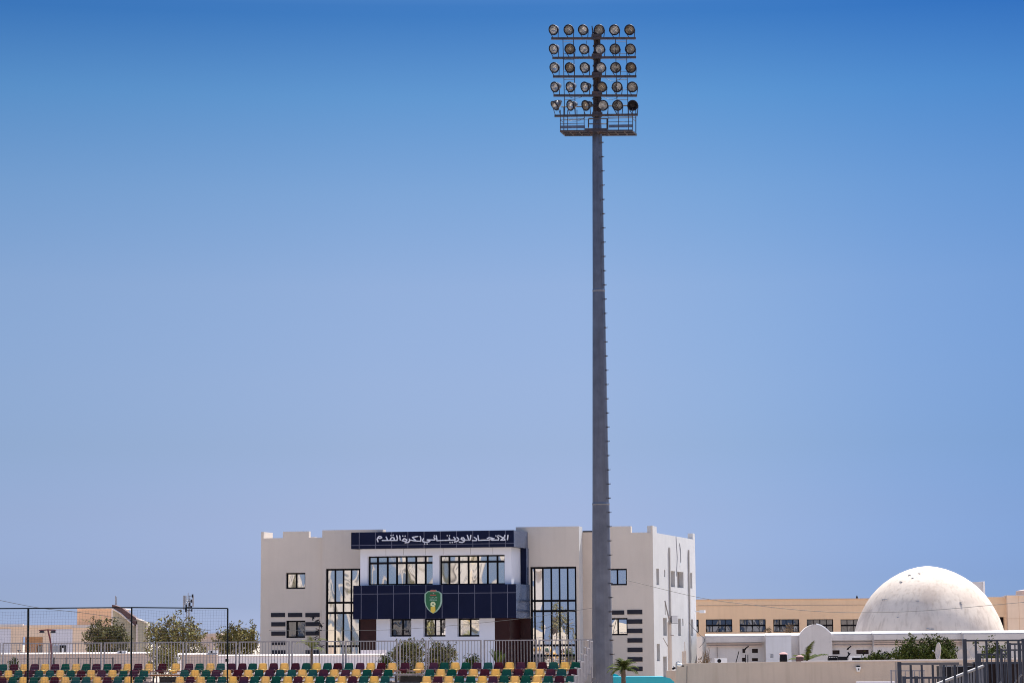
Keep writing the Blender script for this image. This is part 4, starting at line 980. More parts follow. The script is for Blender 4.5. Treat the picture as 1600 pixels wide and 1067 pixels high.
q.hexa([(c.x - .3, 143.85, c.z - .12), (c.x + .55, 143.9, c.z - .1), (c.x + .55, 144.1, c.z - .1), (c.x - .3, 144.15, c.z - .12), (c.x - .28, 143.88, c.z + .12), (c.x + .75, 143.92, c.z + .02), (c.x + .75, 144.08, c.z + .02), (c.x - .28, 144.12, c.z + .12)])
q.box(c.x - .15, c.x + .3, 143.85, 144.15, c.z - .5, c.z - .12)
for s_ in (-1, 1): q.tube((c.x + .6 * s_ - .0, 144, c.z - .5), (c.x + .6 * s_, 144, c.z - .5 - .0 + .01), .05)
q.build('frame', M['stripe'], mo)
q = MB(); q.box(c.x - .6, c.x + .65, 143.6, 144.4, 0, c.z - .84)
tag(q.build('plinth', M['taupe2'], origin=(c.x, 144, 0)), 'low masonry ledge carrying the dark motorbike', 'ledge')
# red street lamp
lp = thing('street_lamp', 'dark red curved street lamp with two hooded heads', 'street lamp', (P(80.5, 1030, 119).x, 119, 0))
q = MB(); pts = [P(x, y, 119) for x, y in ((80.3, 1036), (80.3, 1020), (79.6, 1008), (78, 997), (75.3, 986), (74.8, 984))]
q.path([Vector((pts[0].x, 119, 0))] + pts, .055, n=8, r1=.04); q.build('pole', M['red'], lp)
q = MB(); q.path([P(61, 984.6, 119), P(74.5, 983.3, 119), P(87, 984.2, 119)], .035, n=6); q.build('cross_arm', M['red'], lp)
for x in (65.5, 83):
    q = MB(); c = P(x, 986.6, 119); q.hexa([(c.x - .13, 118.9, c.z - .05), (c.x + .12, 118.9, c.z - .05), (c.x + .12, 119.15, c.z - .03), (c.x - .13, 119.15, c.z - .03), (c.x - .08, 118.93, c.z + .05), (c.x + .1, 118.93, c.z + .05), (c.x + .1, 119.12, c.z + .05), (c.x - .08, 119.12, c.z + .05)])
    hd = q.build('lamp_head', M['stripe'], lp); q = MB(); q.box(c.x - .1, c.x + .09, 118.92, 119.1, c.z - .07, c.z - .052); q.build('lamp_glass', M['ac'], hd)

# ================================================================== right: domed building
D = Frame(1350, 1000, 170, -1.0)
db = thing('domed_building', 'low lime washed building with a large weathered white dome and arched gable', 'building', tuple(D.p(0, 0, 0)))
def dz(x, y, n=0): return D.z(x, y, n)
q = MB()
segs = [(1103, 1197, 0.0, 993.2), (1197, 1236, 1.3, 992.6), (1236, 1283, .3, 992.6), (1283, 1364, 0.0, 990.2), (1364, 1504, .5, 989.2), (1504, 1640, 1.0, 988.4)]
wins = [fr(D, 1160, 1013, 1164.5, 1019.5), fr(D, 1159.5, 1027, 1164.5, 1033), fr(D, 1175, 1013, 1184.5, 1019.5), fr(D, 1175, 1027.5, 1184.5, 1032.5),
        fr(D, 1294, 1015.3, 1312, 1021.7), fr(D, 1338, 1014.6, 1357.5, 1021.2)]
for i, (x0, x1, n, yt) in enumerate(segs):
    u0, u1 = D.u(x0, 1000, n), D.u(x1, 1000, n); z = dz((x0 + x1) / 2, yt, n)
    hs = [w for w in wins if u0 < w[0] < u1] if n == 0 else []
    wall_holes(q, D, u0 + (.002 * i), u1, 0, z, n - .4, n, hs)
    if n > 0: q.fbox(D, u1 - .35, u1 - .004, 0, z - .004, -.2, n - .4); q.fbox(D, u0 + .01, u0 + .35, 0, z - .004, -.2, n - .4)
z0 = dz(1350, 1000); u0, u1 = D.u(1103, 1000), D.u(1640, 1000)
q.fbox(D, u0 + .1, u1, z0 - .4, z0 - .25, -20, -.4)
q.fbox(D, u0, u0 + .3, 0, dz(1150, 993.2), -20, -.4)
q.build('wall', M['low'], db)
# coping sloped forward, its sunlit top put into a brighter lime colour
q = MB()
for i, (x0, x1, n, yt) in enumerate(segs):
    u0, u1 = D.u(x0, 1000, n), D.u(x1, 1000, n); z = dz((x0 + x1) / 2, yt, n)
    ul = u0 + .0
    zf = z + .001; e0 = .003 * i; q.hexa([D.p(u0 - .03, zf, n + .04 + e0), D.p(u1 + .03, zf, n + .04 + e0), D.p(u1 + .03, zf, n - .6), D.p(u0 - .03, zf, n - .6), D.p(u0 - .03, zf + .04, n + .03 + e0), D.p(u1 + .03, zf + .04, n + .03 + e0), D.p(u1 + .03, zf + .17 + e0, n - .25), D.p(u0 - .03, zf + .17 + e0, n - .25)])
M['lime'] = mat('sunlit_lime', (.80, .78, .78), .9, var=.05, scale=1.0)  # lighter copy of the lime wash for sunlit edges
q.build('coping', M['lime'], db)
# projecting parapet fascia and mouldings
q = MB()
for x0, x1, n, ya, yb in ((1103, 1196, .0, 994, 1003), (1283.5, 1363, 0, 991, 1000), (1364.5, 1503.5, .5, 990, 998.5), (1504.5, 1640, 1.0, 989.5, 999.5)):
    u0, u1 = D.u(x0, 1000, n), D.u(x1, 1000, n); q.fbox(D, u0, u1, dz((x0 + x1) / 2, yb, n), dz((x0 + x1) / 2, ya + .4, n), n + .004, n + .30)
q.build('parapet', M['low'], db)
q = MB()
for x0, x1, n, ys in ((1104, 1190, 0, (1005, 1008.5)), (1277, 1362, 0, (1003.5, 1008)), (1365, 1503, .5, (1001.5, 1004, 1007)),):
    for k, y in enumerate(ys):
        u0, u1 = D.u(x0, 1000, n), D.u(x1, 1000, n); z = dz((x0 + x1) / 2, y, n); q.fbox(D, u0, u1, z - .05, z + .03, n + .004, n + .22 - .05 * k)
q.build('moulding', M['taupe2'], db)
# arched gable
q = MB(); n = .75; pts = [(1249, 992), (1252, 987), (1257, 981.5), (1264, 977), (1271, 975.1), (1276, 975.0), (1283, 977), (1290, 981.5), (1297, 988), (1300, 992)]
pp = [D.hit(x, y, n) for x, y in pts]; q.prism(D, [(pp[-1][0], 0), (pp[0][0], 0)] + pp, .31, n); gb = q.build('arched_gable', M['low'], db)
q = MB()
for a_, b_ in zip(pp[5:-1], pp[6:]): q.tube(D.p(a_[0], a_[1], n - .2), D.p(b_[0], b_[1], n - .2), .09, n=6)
q.build('gable_sun_edge', M['lime'], gb)  # bright tube on the right slope only, standing for its sunlit edge
q = MB(); u0, u1 = D.u(1197.5, 1000, 1.3), D.u(1235.5, 1000, 1.3); q.fbox(D, u0 - .05, u1 + .03, 0, dz(1215, 993.4, 1.3), 1.304, 1.34); q.build('bluish_wall', M['lowb'], db)
for w in wins:
    q = MB(); q.fbox(D, w[0], w[1], w[2], w[3], -.14, -.10); q.build('vent_window', M['shutter'], db)
# dome
dc = P(1452, 1000, 182); ppm = FPX / 182
q = MB(); dprof = [(r_ * .988, h_) for r_, h_ in [(118.5, -40), (118, -14), (116, -2), (113.5, 8), (109, 21), (103, 33), (96.5, 45), (88.5, 56.5), (79, 66.5), (68, 76), (56, 84), (43, 91), (29, 96.5), (15, 100), (5, 101.3), (0.01, 101.5)]]
zd = P(1452, 987, 182).z
q.lathe((dc.x, 182, 0), [(r_ / ppm, zd + h / ppm) for r_, h in dprof], 64); 
dm = q.build('dome', M['dome'], db, smooth=True)
# dark flaking patches on the dome, thin sheets laid on its skin
def dome_pt(x, y):
    d = ray(x, y); c = Vector((0, 0, CAMH))
    t = 165.0
    while t < 190:
        p = c + d * (t / d.y); h = (p.z - zd) * ppm
        rr_ = None
        for (r0, h0), (r1, h1) in zip(dprof[:-1], dprof[1:]):
            if h0 <= h <= h1: rr_ = (r0 + (r1 - r0) * (h - h0) / (h1 - h0)) / ppm
        if rr_ and math.hypot(p.x - dc.x, p.y - 182) <= rr_ + .03: return p
        t += .02
    return None
q = MB()
for x, y, w_ in ((1384, 936, 7), (1379, 936.5, 3), (1434, 938.6, 5), (1422, 898, 4), (1436, 896, 3), (1408, 908.5, 3), (1426, 903, 2), (1502, 944, 1), (1501, 941, .8), (1456, 982.5, 5), (1450, 981.6, 3), (1403, 964, 3)):
    for k in range(4):
        p = dome_pt(x + random.uniform(-w_ / 2, w_ / 2), y + random.uniform(-.6, .6))
        if p: s_ = random.uniform(.03, .10); q.box(p.x - s_, p.x + s_, p.y - .01, p.y + .03, p.z - .018, p.z + .018)
q.build('flaked_patch', M['grey'], dm)
# white stair tower behind dome
q = MB(); F5 = Frame(1528, 960, 196, 0); a = fr(F5, 1515, 908.8, 1536.5, 960); q.fbox(F5, a[0], a[1], 0, a[3], -3, 0)
stt = thing('stair_tower', 'pale square roof tower rising behind the right side of the dome', 'tower', tuple(F5.p(0, 0, 0))); q.build('wall', M['low'], stt)
q = MB(); q.fbox(F5, a[1] + .001, a[1] + .15, 0, a[3] + .05, -3, .1); q.build('sunlit_edge', M['lime'], stt)  # sunlit right side of the tower, painted in the brighter lime
# peach buildings
E = Frame(1220, 980, 205, 1.5)
pe = thing('long_peach_building', 'long flat roofed peach building with dark strip windows, behind the dome', 'building', tuple(E.p(0, 0, 0)))
a = fr(E, 1083, 936.4, 1400, 1030); ws = [fr(E, 1083.5, 967.5, 1092, 987.5)] + [fr(E, x0, 967, x1, 987.3 - (x0 - 1100) * .002) for x0, x1 in ((1103, 1144.3), (1155.7, 1196.6), (1208.3, 1249), (1260.8, 1302), (1313.6, 1355))]
q = MB(); wall_holes(q, E, a[0], a[1], 0, a[3], -.4, 0, ws); q.fbox(E, a[0], a[1], a[3] - .6, a[3] - .5, -12, -.4); q.fbox(E, a[0], a[0] + .3, 0, a[3], -12, -.4); q.build('wall', M['peach'], pe)
q = MB(); q.fbox(E, a[0], a[1], a[3] + .001, a[3] + .08, -.5, .06); q.build('coping', M['brownpeach'], pe)
q = MB(); z = E.z(1220, 945.5); q.fbox(E, a[0], a[1], z - .02, z + .02, .002, .02); q.build('groove_line', M['brownpeach'], pe)
for w in ws:
    k = 4 if w[1] - w[0] > 1 else 1; vs_ = [w[0] + (w[1] - w[0]) * i / k for i in range(1, k)]
    window(E, w, 0, vs_, [(w[2] + w[3]) / 2 + .03], fr=.07, inset=.16, parent=pe, gm='glassd', mid=.06)
E2 = Frame(1575, 980, 204, 0)
pr_ = thing('peach_annex', 'peach building with panel joints and dark doorway, right of the dome', 'building', tuple(E2.p(0, 0, 0)))
a = fr(E2, 1536, 933, 1575.5, 1030); dr = fr(E2, 1558, 963.5, 1570.5, 1030)
q = MB(); wall_holes(q, E2, a[0], a[1], 0, a[3], -.5, 0, [(dr[0], dr[1], 0, dr[3])]); q.build('recessed_wall', M['peach'], pr_)
b_ = fr(E2, 1575.5, 930.5, 1640, 1030, .6); q = MB(); q.fbox(E2, b_[0], b_[1], 0, b_[3], -6, .6); q.build('panel_wall', M['peach2'], pr_)
q = MB(); z = E2.z(1590, 966, .6); q.fbox(E2, b_[0], b_[1], z - .02, z + .02, .602, .606)
for x in (1592.5, 1612): u_ = E2.u(x, 960, .6); q.fbox(E2, u_ - .02, u_ + .02, 0, b_[3], .602, .608)
q.build('panel_joints', M['brownpeach'], pr_)
q = MB(); q.fbox(E2, a[0], a[1], a[3], a[3] + .07, -.6, .1); q.fbox(E2, b_[0] - .05, b_[1], b_[3], b_[3] + .07, -.6, .7); q.build('coping', M['cap'], pr_)
q = MB(); q.fbox(E2, dr[0] - .1, dr[1] + .1, 0, dr[3] + .1, -.7, -.52); q.build('doorway', M['dark'], pr_)
q = MB(); c = P(1598, 924, 214); q.hexa([(c.x - 1.3, 213, 0), (c.x + 2, 213, 0), (c.x + 2, 216, 0), (c.x - 1.3, 216, 0), (c.x + -.2, 213, c.z + .1), (c.x + 2, 213, c.z + .5), (c.x + 2, 216, c.z + .5), (c.x - .2, 216, c.z + .1)])
tag(q.build('far_gable', M['taupe2'], origin=(c.x, 214, 0)), 'pinkish sloped roof end peeping above the peach annex', 'roof gable')
for k, (x, y) in enumerate(((1339, 933.8),)):
    q = MB(); c = P(x, y, 205.2); q.lathe((c.x, 205.2, c.z), [(0, -.13), (.06, -.10), (.10, 0), (.07, .12), (.045, .16), (.06, .2), (0, .24)], 10); q.box(c.x - .02, c.x + .02, 205.1, 205.4, c.z - .12, c.z - .02)
    q.box(c.x - .05, c.x - .03, 205.19, 205.21, c.z - .2, c.z - .1); q.box(c.x + .03, c.x + .05, 205.19, 205.21, c.z - .2, c.z - .1)
    tag(q.build('bird', M['dark'], origin=(c.x, 205.2, c.z - .2)), 'small dark bird perched on the peach roof edge left of the dome', 'bird')

# taupe wall
WD = 135
tw = thing('garden_wall', 'long taupe rendered wall in front of the domed building', 'wall', tuple(P(1280, 1040, WD).to_2d().to_3d()))
T = Frame(1280, 1040, WD, 3.0)
q = MB(); a, b, c = T.hit(1055.6, 1036), T.hit(1399, 1031), T.hit(1640, 1030)
q.prism(T, [(a[0], 0), (c[0], 0), (c[0], b[1] + .01), (b[0], b[1] + .01), (a[0], a[1])], -.3, 0); q.build('wall_face', M['taupe'], tw)
q = MB(); q.prism(T, [(T.u(1252, 1033), T.z(1252, 1033) - .05), (c[0], b[1] + .012), (c[0], b[1] + .10), (T.u(1252, 1033), T.z(1252, 1032.2))], -.33, .04); q.build('coping', M['cap'], tw)
u_ = T.u(1400, 1040); q = MB(); q.fbox(T, u_ - .03, u_ + .03, 0, b[1] - .1, .002, .03); q.build('expansion_joint', M['recess'], tw)
q = MB(); u_, z = T.hit(1073.5, 1043); q.path([T.p(u_, z + .1, .03), T.p(u_ - .02, z - .5, .03), T.p(u_ - .06, z - 1.6, .03)], .02); q.build('wall_conduit', M['recess'], tw)
q = MB(); F6 = Frame(1048, 1050, 139, 3); a = fr(F6, 1041.5, 1047, 1057, 1070); q.fbox(F6, a[0], a[1], 0, a[3], -.3, 0)
tag(q.build('side_wall_stub', M['taupe'], origin=F6.p(a[0], 0, 0)), 'short lower taupe wall stub at the left end of the garden wall', 'wall')
def bulk(label, x, y, Y):
    o = thing('wall_lamp', label, 'wall lamp', tuple(P(x, y, Y))); q = MB(); c = P(x, y, Y)
    q.hexa([(c.x - .08, Y - .2, c.z - .17), (c.x + .08, Y - .2, c.z - .17), (c.x + .08, Y, c.z - .17), (c.x - .08, Y, c.z - .17), (c.x - .15, Y - .25, c.z + .1), (c.x + .15, Y - .25, c.z + .1), (c.x + .15, Y, c.z + .1), (c.x - .15, Y, c.z + .1)]); q.build('shade', M['ac'], o)
    q = MB(); q.box(c.x - .09, c.x + .09, Y - .23, Y + .1, c.z + .101, c.z + .16); q.box(c.x - .02, c.x + .04, Y - .257, Y - .24, c.z - .1, c.z + .02); q.build('cap', M['dark'], o)
cc = T.hit(1340.5, 1044); pt = T.p(cc[0], cc[1], 0); bulk('small white wall lamp with dark cap on the taupe garden wall', 1340.5, 1044, pt.y)
# cctv camera on the wall end
cv = thing('security_camera', 'white domed security camera on the left end of the garden wall', 'camera', tuple(P(1060, 1038, 134.8)))
q = MB(); q.path([P(x, y, 134.8) for x, y in ((1057, 1045), (1056.4, 1036), (1058, 1033.2), (1061, 1033), (1063, 1035))], .03); q.build('bracket', M['grey'], cv)
q = MB(); c = P(1062, 1038.5, 134.7); q.lathe(c, [(0, .13), (.1, .12), (.15, .05), (.16, -.02), (.1, -.07), (0, -.09)], 14); q.build('dome_cover', M['ac'], cv, smooth=True)
q = MB(); q.box(c.x + .12, c.x + .26, 134.6, 134.8, c.z - .09, c.z - .02); q.build('lens', M['dark'], cv)
cv2 = thing('security_camera', 'dark small security camera on the low wall stub, beside the utility pole', 'camera', tuple(P(1052, 1043, 136)))
q = MB(); q.tube(P(1056.5, 1042, 136), P(1056.8, 1067, 136), .035); q.tube(P(1050.5, 1044.5, 136), P(1055.5, 1042.5, 136), .06, n=8); q.build('housing', M['dark'], cv2); q = MB(); q.tube(P(1052, 1040, 136), P(1053, 1046, 136), .03); q.build('bracket', M['grey'], cv2)

# utility pole by the side wall
up = thing('utility_pole', 'pale utility pole with grey finned transformer beside the sunlit side wall', 'utility pole', (P(1047, 1000, 150).x, 150, 0))
q = MB(); b0 = P(1047, 1000, 150); t0 = P(1045.5, 962, 150); q.tube((b0.x, 150, 0), (t0.x + .04, 150, t0.z), .12, .09, n=10); q.tube((b0.x - .12, 150, 0), (t0.x - .08, 150, t0.z - .4), .05, n=6)
q.build('pole', M['peachwall'], up)
q = MB(); q.tube(P(1038.8, 938, 150), P(1045.5, 968, 150), .045, n=5); q.tube(P(1039, 938, 150), P(1039.5, 960, 150), .02, n=4); q.tube(P(1036, 996, 150), P(1044, 1010, 150), .025, n=4); q.build('stay_arm', M['recess'], up)
c0, c1 = P(1049.5, 973.5, 149.8), P(1059, 961.5, 149.8); q = MB(); q.box(c0.x, c1.x, 149.8, 150.2, c0.z, c1.z)
q2 = MB()
for i in range(6):
    x = c0.x + (c1.x - c0.x) * (i + .5) / 6; q2.box(x - .025, x + .025, 149.66, 149.8, c0.z + .02, c1.z - .02)
tf = q.build('transformer', M['stripe'], up); q2.build('cooling_fins', M['ac'], tf)
q = MB(); q.box(b0.x - .1, c0.x + .02, 149.95, 150.05, c0.z + .1, c0.z + .2); q.tube(P(1046.8, 965, 149.9), P(1046.3, 975, 149.9), .07, n=6); q.tube(P(1048, 992, 149.8), P(1053, 992.5, 149.8), .03); q.build('bracket', M['recess'], up)
# twin pipes right of pole
q = MB(); a = P(1070, 1018, 151); 
for x, y0 in ((1067, 1017), (1070.7, 1016)): c = P(x, y0, 151); q.tube((c.x, 151, 0), (c.x, 151, c.z), .07, n=8)
c = P(1070.2, 1016, 151); q.tube((c.x, 151, c.z), (c.x, 151, c.z + .6), .025, n=4)
tag(q.build('vent_pipe', M['peachwall'], origin=(a.x, 151, 0)), 'pair of short beige vent pipes right of the utility pole', 'pipe')

# turquoise bus roof
bus = thing('minibus', 'turquoise vehicle roof with rounded end in front of the garden wall', 'minibus', (P(1000, 1060, 126).x, 126, 0))
def vehicle(x0, x1, ytop, Y, parent, w=2.0, nm='body'):
    a, b = P(x0, ytop, Y), P(x1, ytop, Y); z = a.z; prof_ = [(a.x, 0.4), (b.x, .4), (b.x, z - .55), (b.x - .08, z - .28), (b.x - .3, z - .09), (b.x - .65, z), (a.x, z)]
    F = Frame(x0, ytop, Y, 0); q = MB(); q.prism(F, [(x - F.o.x, zz) for x, zz in prof_], -w, 0); bo = q.build(nm, M['teal'], parent)
    q = MB(); q.prism(F, [(a.x - F.o.x + .1, z - 1.0), (b.x - F.o.x - .12, z - 1.0), (b.x - F.o.x - .25, z - .38), (a.x - F.o.x + .1, z - .38)], .002, .012); q.build('window', M['dark'], bo)
    q = MB(); q.prism(F, [(a.x - F.o.x, z - .1), (b.x - F.o.x - .62, z - .1), (b.x - F.o.x - .55, z - .03), (a.x - F.o.x, z - .03)], .001, .03); q.build('roof_gutter', M['teal'], bo)
    for xx in (a.x + .8, b.x - .8):
        q = MB(); q.lathe((xx, Y + .1, .4), [(0, -.12), (.25, -.12), (.4, -.1), (.4, .1), (.25, .12), (0, .12)], 18, (0, -1, 0)); q.build('wheel', M['dark'], parent)
vehicle(936, 1055.6, 1057.2, 126, bus)
bus2 = thing('minibus', 'taller turquoise vehicle roof partly hidden behind the mast foot', 'minibus', (P(945, 1060, 130).x, 130, 0))
vehicle(932, 973, 1051, 130, bus2)

# satellite dishes
def dish(label, x, y, rpx, Y, nx_, nz_):
    c = P(x, y, Y); r_ = rpx * Y / FPX; o = thing('satellite_dish', label, 'satellite dish', (c.x, Y, 0), 'satellite dishes behind the taupe wall'); ax = Vector((nx_, -1, nz_)).normalized()
    q = MB(); q.lathe(c, [(.001, 0), (r_ * .5, .05 * r_), (r_ * .85, .16 * r_), (r_, .24 * r_), (r_, .20 * r_), (r_ * .85, .12 * r_), (r_ * .5, .01), (.001, -.04)], 24, ax); q.build('reflector', M['dish'], o, smooth=True)
    q = MB(); q.tube((c.x, Y + .1, 0), c + Vector((0, .1, 0)), .04); q.tube(c - Vector((0, 0, r_ * .9)), c + ax * r_ * .8, .018, n=4); q.tube(c + ax * r_ * .75, c + ax * r_ * .9, .05); q.build('mount', M['grey'], o)
dish('round pale satellite dish just left of the tall dark railing post', 1506, 1023, 10.5, 143, -.25, .12)
dish('round pale satellite dish just right of the tall dark railing post', 1523, 1019, 10.5, 144, .35, .15)
dish('satellite dish seen edge on, in front of the broad dark shrub', 1468.5, 1017, 13.5, 142, -9.0, .9)

# clutter in the yard of the domed building
def prop(name, label, cat, fn): 
    q = MB(); fn(q); return q
q = MB(); c = P(1224, 1024, 158); q.lathe((c.x, 158, 0), [(.26, 0), (.27, c.z - .2), (.24, c.z + .1)], 14); o = thing('barrel', 'dark barrel with pink cover beside the bluish wall', 'barrel', (c.x, 158, 0)); q.build('drum', M['dark'], o)
q = MB(); q.lathe((c.x, 158, c.z + .1), [(.31, -.02), (.29, .05), (.16, .13), (0, .15)], 12); q.build('cover', M['pink'], o)
q = MB(); c = P(1249.5, 1026, 157); q.lathe((c.x, 157, 0), [(.24, 0), (.27, c.z - .1), (.25, c.z)], 14); o = thing('planter_pot', 'dark pot with pink rim left of the stiff palm', 'pot', (c.x, 157, 0)); q.build('pot', M['roofbrown'], o)
q = MB(); q.lathe((c.x, 157, c.z), [(.29, 0), (.27, .06), (.12, .12), (0, .12)], 12); q.build('pot_rim', M['pink'], o)
q = MB(); c = P(1206, 1024, 163); q.box(c.x - .1, c.x + .1, 162.9, 163.1, c.z - .15, c.z + .15); q.box(c.x - .07, c.x + .07, 162.88, 162.9, c.z - .08, c.z + .05); q.box(c.x - .02, c.x + .02, 163.1, 163.4, c.z - .1, c.z)
tag(q.build('meter_box', M['grey'], origin=(c.x, 163, c.z - .15)), 'small grey meter box on the bluish white wall', 'meter box')
# stacked dark crates and parked scooter silhouettes
q = MB(); a, b = P(1295, 1030, 156), P(1309, 1025, 156); q.box(a.x, b.x, 156, 156.6, 0, b.z - .08); 
for i in range(5): x = a.x + (b.x - a.x) * i / 4; q.tube((x, 156.1, b.z - .1), (x, 156.1, b.z + .02), .03)
q.tube((a.x, 156.1, b.z), (b.x, 156.1, b.z), .04); tag(q.build('metal_bench', M['dark'], origin=(a.x, 156, 0)), 'low dark bench behind the taupe wall, right of the stiff palm', 'bench')
q = MB(); c = P(1318, 1028, 155); q.box(c.x - .28, c.x + .28, 155, 155.7, 0, c.z + .05); q.box(c.x - .32, c.x + .32, 154.96, 155.74, c.z + .05, c.z + .12); q.tube((c.x + .2, 155.2, c.z), (c.x + .5, 155.2, c.z + .35), .05); q.tube((c.x + .42, 155.2, c.z + .22), (c.x + .35, 155.2, c.z + .42), .05)
tag(q.build('generator', M['dark'], origin=(c.x, 155, 0)), 'dark generator with exhaust left of the pale box unit', 'generator')
for lab, x, y in (('dark angled floodlight on the domed building wall, between the two right vents', 1327, 1011), ('dark angled floodlight on the domed building wall above the left vents', 1167, 1011)):
    q = MB(); c = P(x, y, 169.6); q.tube((c.x - .16, 169.3, c.z - .08), (c.x + .10, 169.3, c.z + .10), .05); q.tube((c.x + .08, 169.3, c.z + .09), (c.x + .14, 169.9, c.z + .04), .025); q.hexa([(c.x - .26, 169.2, c.z - .16), (c.x - .14, 169.2, c.z - .19), (c.x - .14, 169.35, c.z - .19), (c.x - .26, 169.35, c.z - .16), (c.x - .17, 169.2, c.z - .02), (c.x - .05, 169.2, c.z - .05), (c.x - .05, 169.35, c.z - .05), (c.x - .17, 169.35, c.z - .02)])
    tag(q.build('yard_light', M['dark'], origin=c), lab, 'light', 'angled wall lights')
q = MB(); q.path([P(1120.5, 995, 169.7), P(1120.5, 1012, 169.7), P(1121, 1036, 169.7)], .03, n=5); tag(q.build('drain_pipe', M['recess'], origin=P(1120.5, 1036, 169.7)), 'thin drain pipe down the left end of the domed building', 'pipe')
q = MB()
for x0, y0, x1, y1 in ((1154.5, 1017, 1150, 1034), (1165, 1022, 1165, 1034), (1168.5, 1022, 1168.5, 1034)): q.tube(P(x0, y0, 155), P(x1, y1, 155), .03, n=5); 
for x in (1150, 1165, 1168.5): c = P(x, 1033, 155); q.tube((c.x, 155, 0), c, .03, n=5)
tag(q.build('iron_rods', M['dark'], origin=(P(1160, 1030, 155).x, 155, 0)), 'bundle of thin iron rods standing behind the taupe wall', 'rods')

# ================================================================== dark railings, lower right
def fence_run(name, label, x0, x1, ytop, Y, spx, m_, zbot, postr=.025, br=.014, rail_r=.02, posts=(), yaw=0, bars_from=None, toprail=None, group=None):
    F = Frame((x0 + x1) / 2, ytop, Y, yaw); u0, u1 = F.u(x0, ytop), F.u(x1, ytop); z = F.z((x0 + x1) / 2, ytop); o = thing(name, label, 'railing', tuple(F.p((u0 + u1) / 2, max(0, zbot), 0)), group)
    q = MB(); q.fbox(F, u0, u1, z - rail_r * 2, z, -rail_r, rail_r); q.fbox(F, u0, u1, zbot + .1, zbot + .1 + rail_r * 2, -rail_r, rail_r); q.build('rail', M[toprail] if toprail else m_, o)
    for x in posts: u_ = F.u(x, ytop + 20); p_ = MB(); p_.fbox(F, u_ - postr, u_ + postr, 0, z + .01, -postr, postr); p_.build('post', m_, o)
    k = 1; q = MB()
    s_ = spx * Y / FPX; u_ = u0 + s_
    while u_ < u1: q.fbox(F, u_ - br, u_ + br, zbot + .1 + 2 * rail_r, z - 2 * rail_r, -br, br); u_ += s_
    q.build('bars', m_, o); return o
fence_run('dark_railing', 'tall dark blue grey railing at the right edge, highest and nearest', 1507.5, 1680, 998.4, 31, 16.6, M['raild'], 3.3, .025, .014, .012, (1507.5, 1600))
fence_run('dark_railing', 'dark railing with pale top rail, lower left of the tall one', 1405.5, 1498, 1034.4, 31.5, 17.0, M['raild'], 3.0, .026, .014, .016, (1405.5,), toprail='raill')
fence_run('dark_railing', 'thin railing with bright bars behind the pale topped one', 1470, 1503, 1037.5, 52, 8.5, M['raill'], 2.9, .03, .010, .012, (1470,))
fence_run('dark_railing', 'small dark railing section standing left of the dishes, behind', 1413, 1480, 1056.5, 45, 9.5, M['raild'], 2.6, .035, .012, .02, (1413, 1432))
fence_run('dark_railing', 'dark railing section with top at the height of the dishes', 1529, 1578, 1020.6, 60, 6.6, M['raild'], 2.9, .05, .011, .02, (1530,))
fence_run('dark_railing', 'dark railing section one step above the dish height section', 1564.5, 1610, 1013.6, 58, 6.6, M['raild'], 3.0, .03, .011, .02, (1565,))
fence_run('dark_railing', 'dark railing section with the upper step, at the right edge', 1577, 1620, 1004.2, 48, 8.5, M['raild'], 3.1, .03, .012, .018, (1577.5,))
fence_run('dark_railing', 'thin pale low railing left of the pale topped one', 1392.5, 1445, 1046.5, 70, 7.2, M['rail'], 2.5, .02, .012, .015, (1392.8, 1400, 1426))
# sloping handrail with bars
sh_ = thing('sloping_handrail', 'pale sloping handrail over grey bars in the lower right corner', 'handrail', (P(1500, 1060, 36).x, 36, 2.6))
q = MB(); a, b = P(1462, 1069, 36), P(1537.5, 1039.5, 37.5); q.tube(a, b, .026, n=8)
q.build('handrail', M['raill'], sh_)
q = MB()
for i in range(17):
    p = a + (b - a) * (i + .3) / 17; q.box(p.x - .012, p.x + .012, p.y - .012, p.y + .012, 2.2, p.z - .02)
q.build('bars', M['railm'], sh_)
q = MB(); q.box(b.x - .02, b.x + .05, b.y - .03, b.y + .03, 0, b.z + .05); q.build('post', M['raild'], sh_)
# dark enclosure
FE = Frame(1560, 1040, 64, 6); en = thing('stand_enclosure', 'dark brown clad side of a stand behind the right hand railings', 'enclosure', tuple(FE.p(0, 0, 0)))
a = fr(FE, 1521, 1035.6, 1660, 1090); q = MB(); q.fbox(FE, a[0], a[1], 0, a[3], -3, 0); q.build('cladding', M['shutter'], en)
q = MB()
u_ = a[0]
while u_ < a[1]: q.fbox(FE, u_ - .012, u_ + .012, 1.5, a[3] - .02, .02, .045); u_ += .13
q.fbox(FE, a[0], a[1], a[3] - .02, a[3] + .04, -.1, .06); q.build('upright_bars', M['raild'], en)
FE2 = Frame(1490, 1040, 62, 6); a = fr(FE2, 1472, 1038, 1522, 1090)
q = MB(); q.fbox(FE2, a[0] + .02, a[1], 0, a[3] - .05, -2, -.1); tag(q.build('equipment_box', M['dark'], origin=FE2.p(0, 0, 0)), 'black box shape behind the bright barred railing', 'box')
# curled pale rail ends bottom right
for i, pts in enumerate((((1561, 1069), (1563, 1066), (1565, 1064.5)), ((1585, 1069), (1587, 1064), (1588.5, 1061)), ((1592, 1058), (1594.5, 1055), (1597, 1053)))):
    q = MB(); q.path([P(x, y, 30) for x, y in pts], .012, n=6); c = P(*pts[0], 30); q.tube((c.x, 30, 2.2), c, .012)
    tag(q.build('rail_end', M['raill'], origin=(c.x, 30, 2.2)), ['pale bent rail end, leftmost of three at the bottom right corner', 'pale bent rail end, middle of three at the bottom right corner', 'pale bent rail end, highest of three at the bottom right corner'][i], 'rail end', 'bent rail ends')
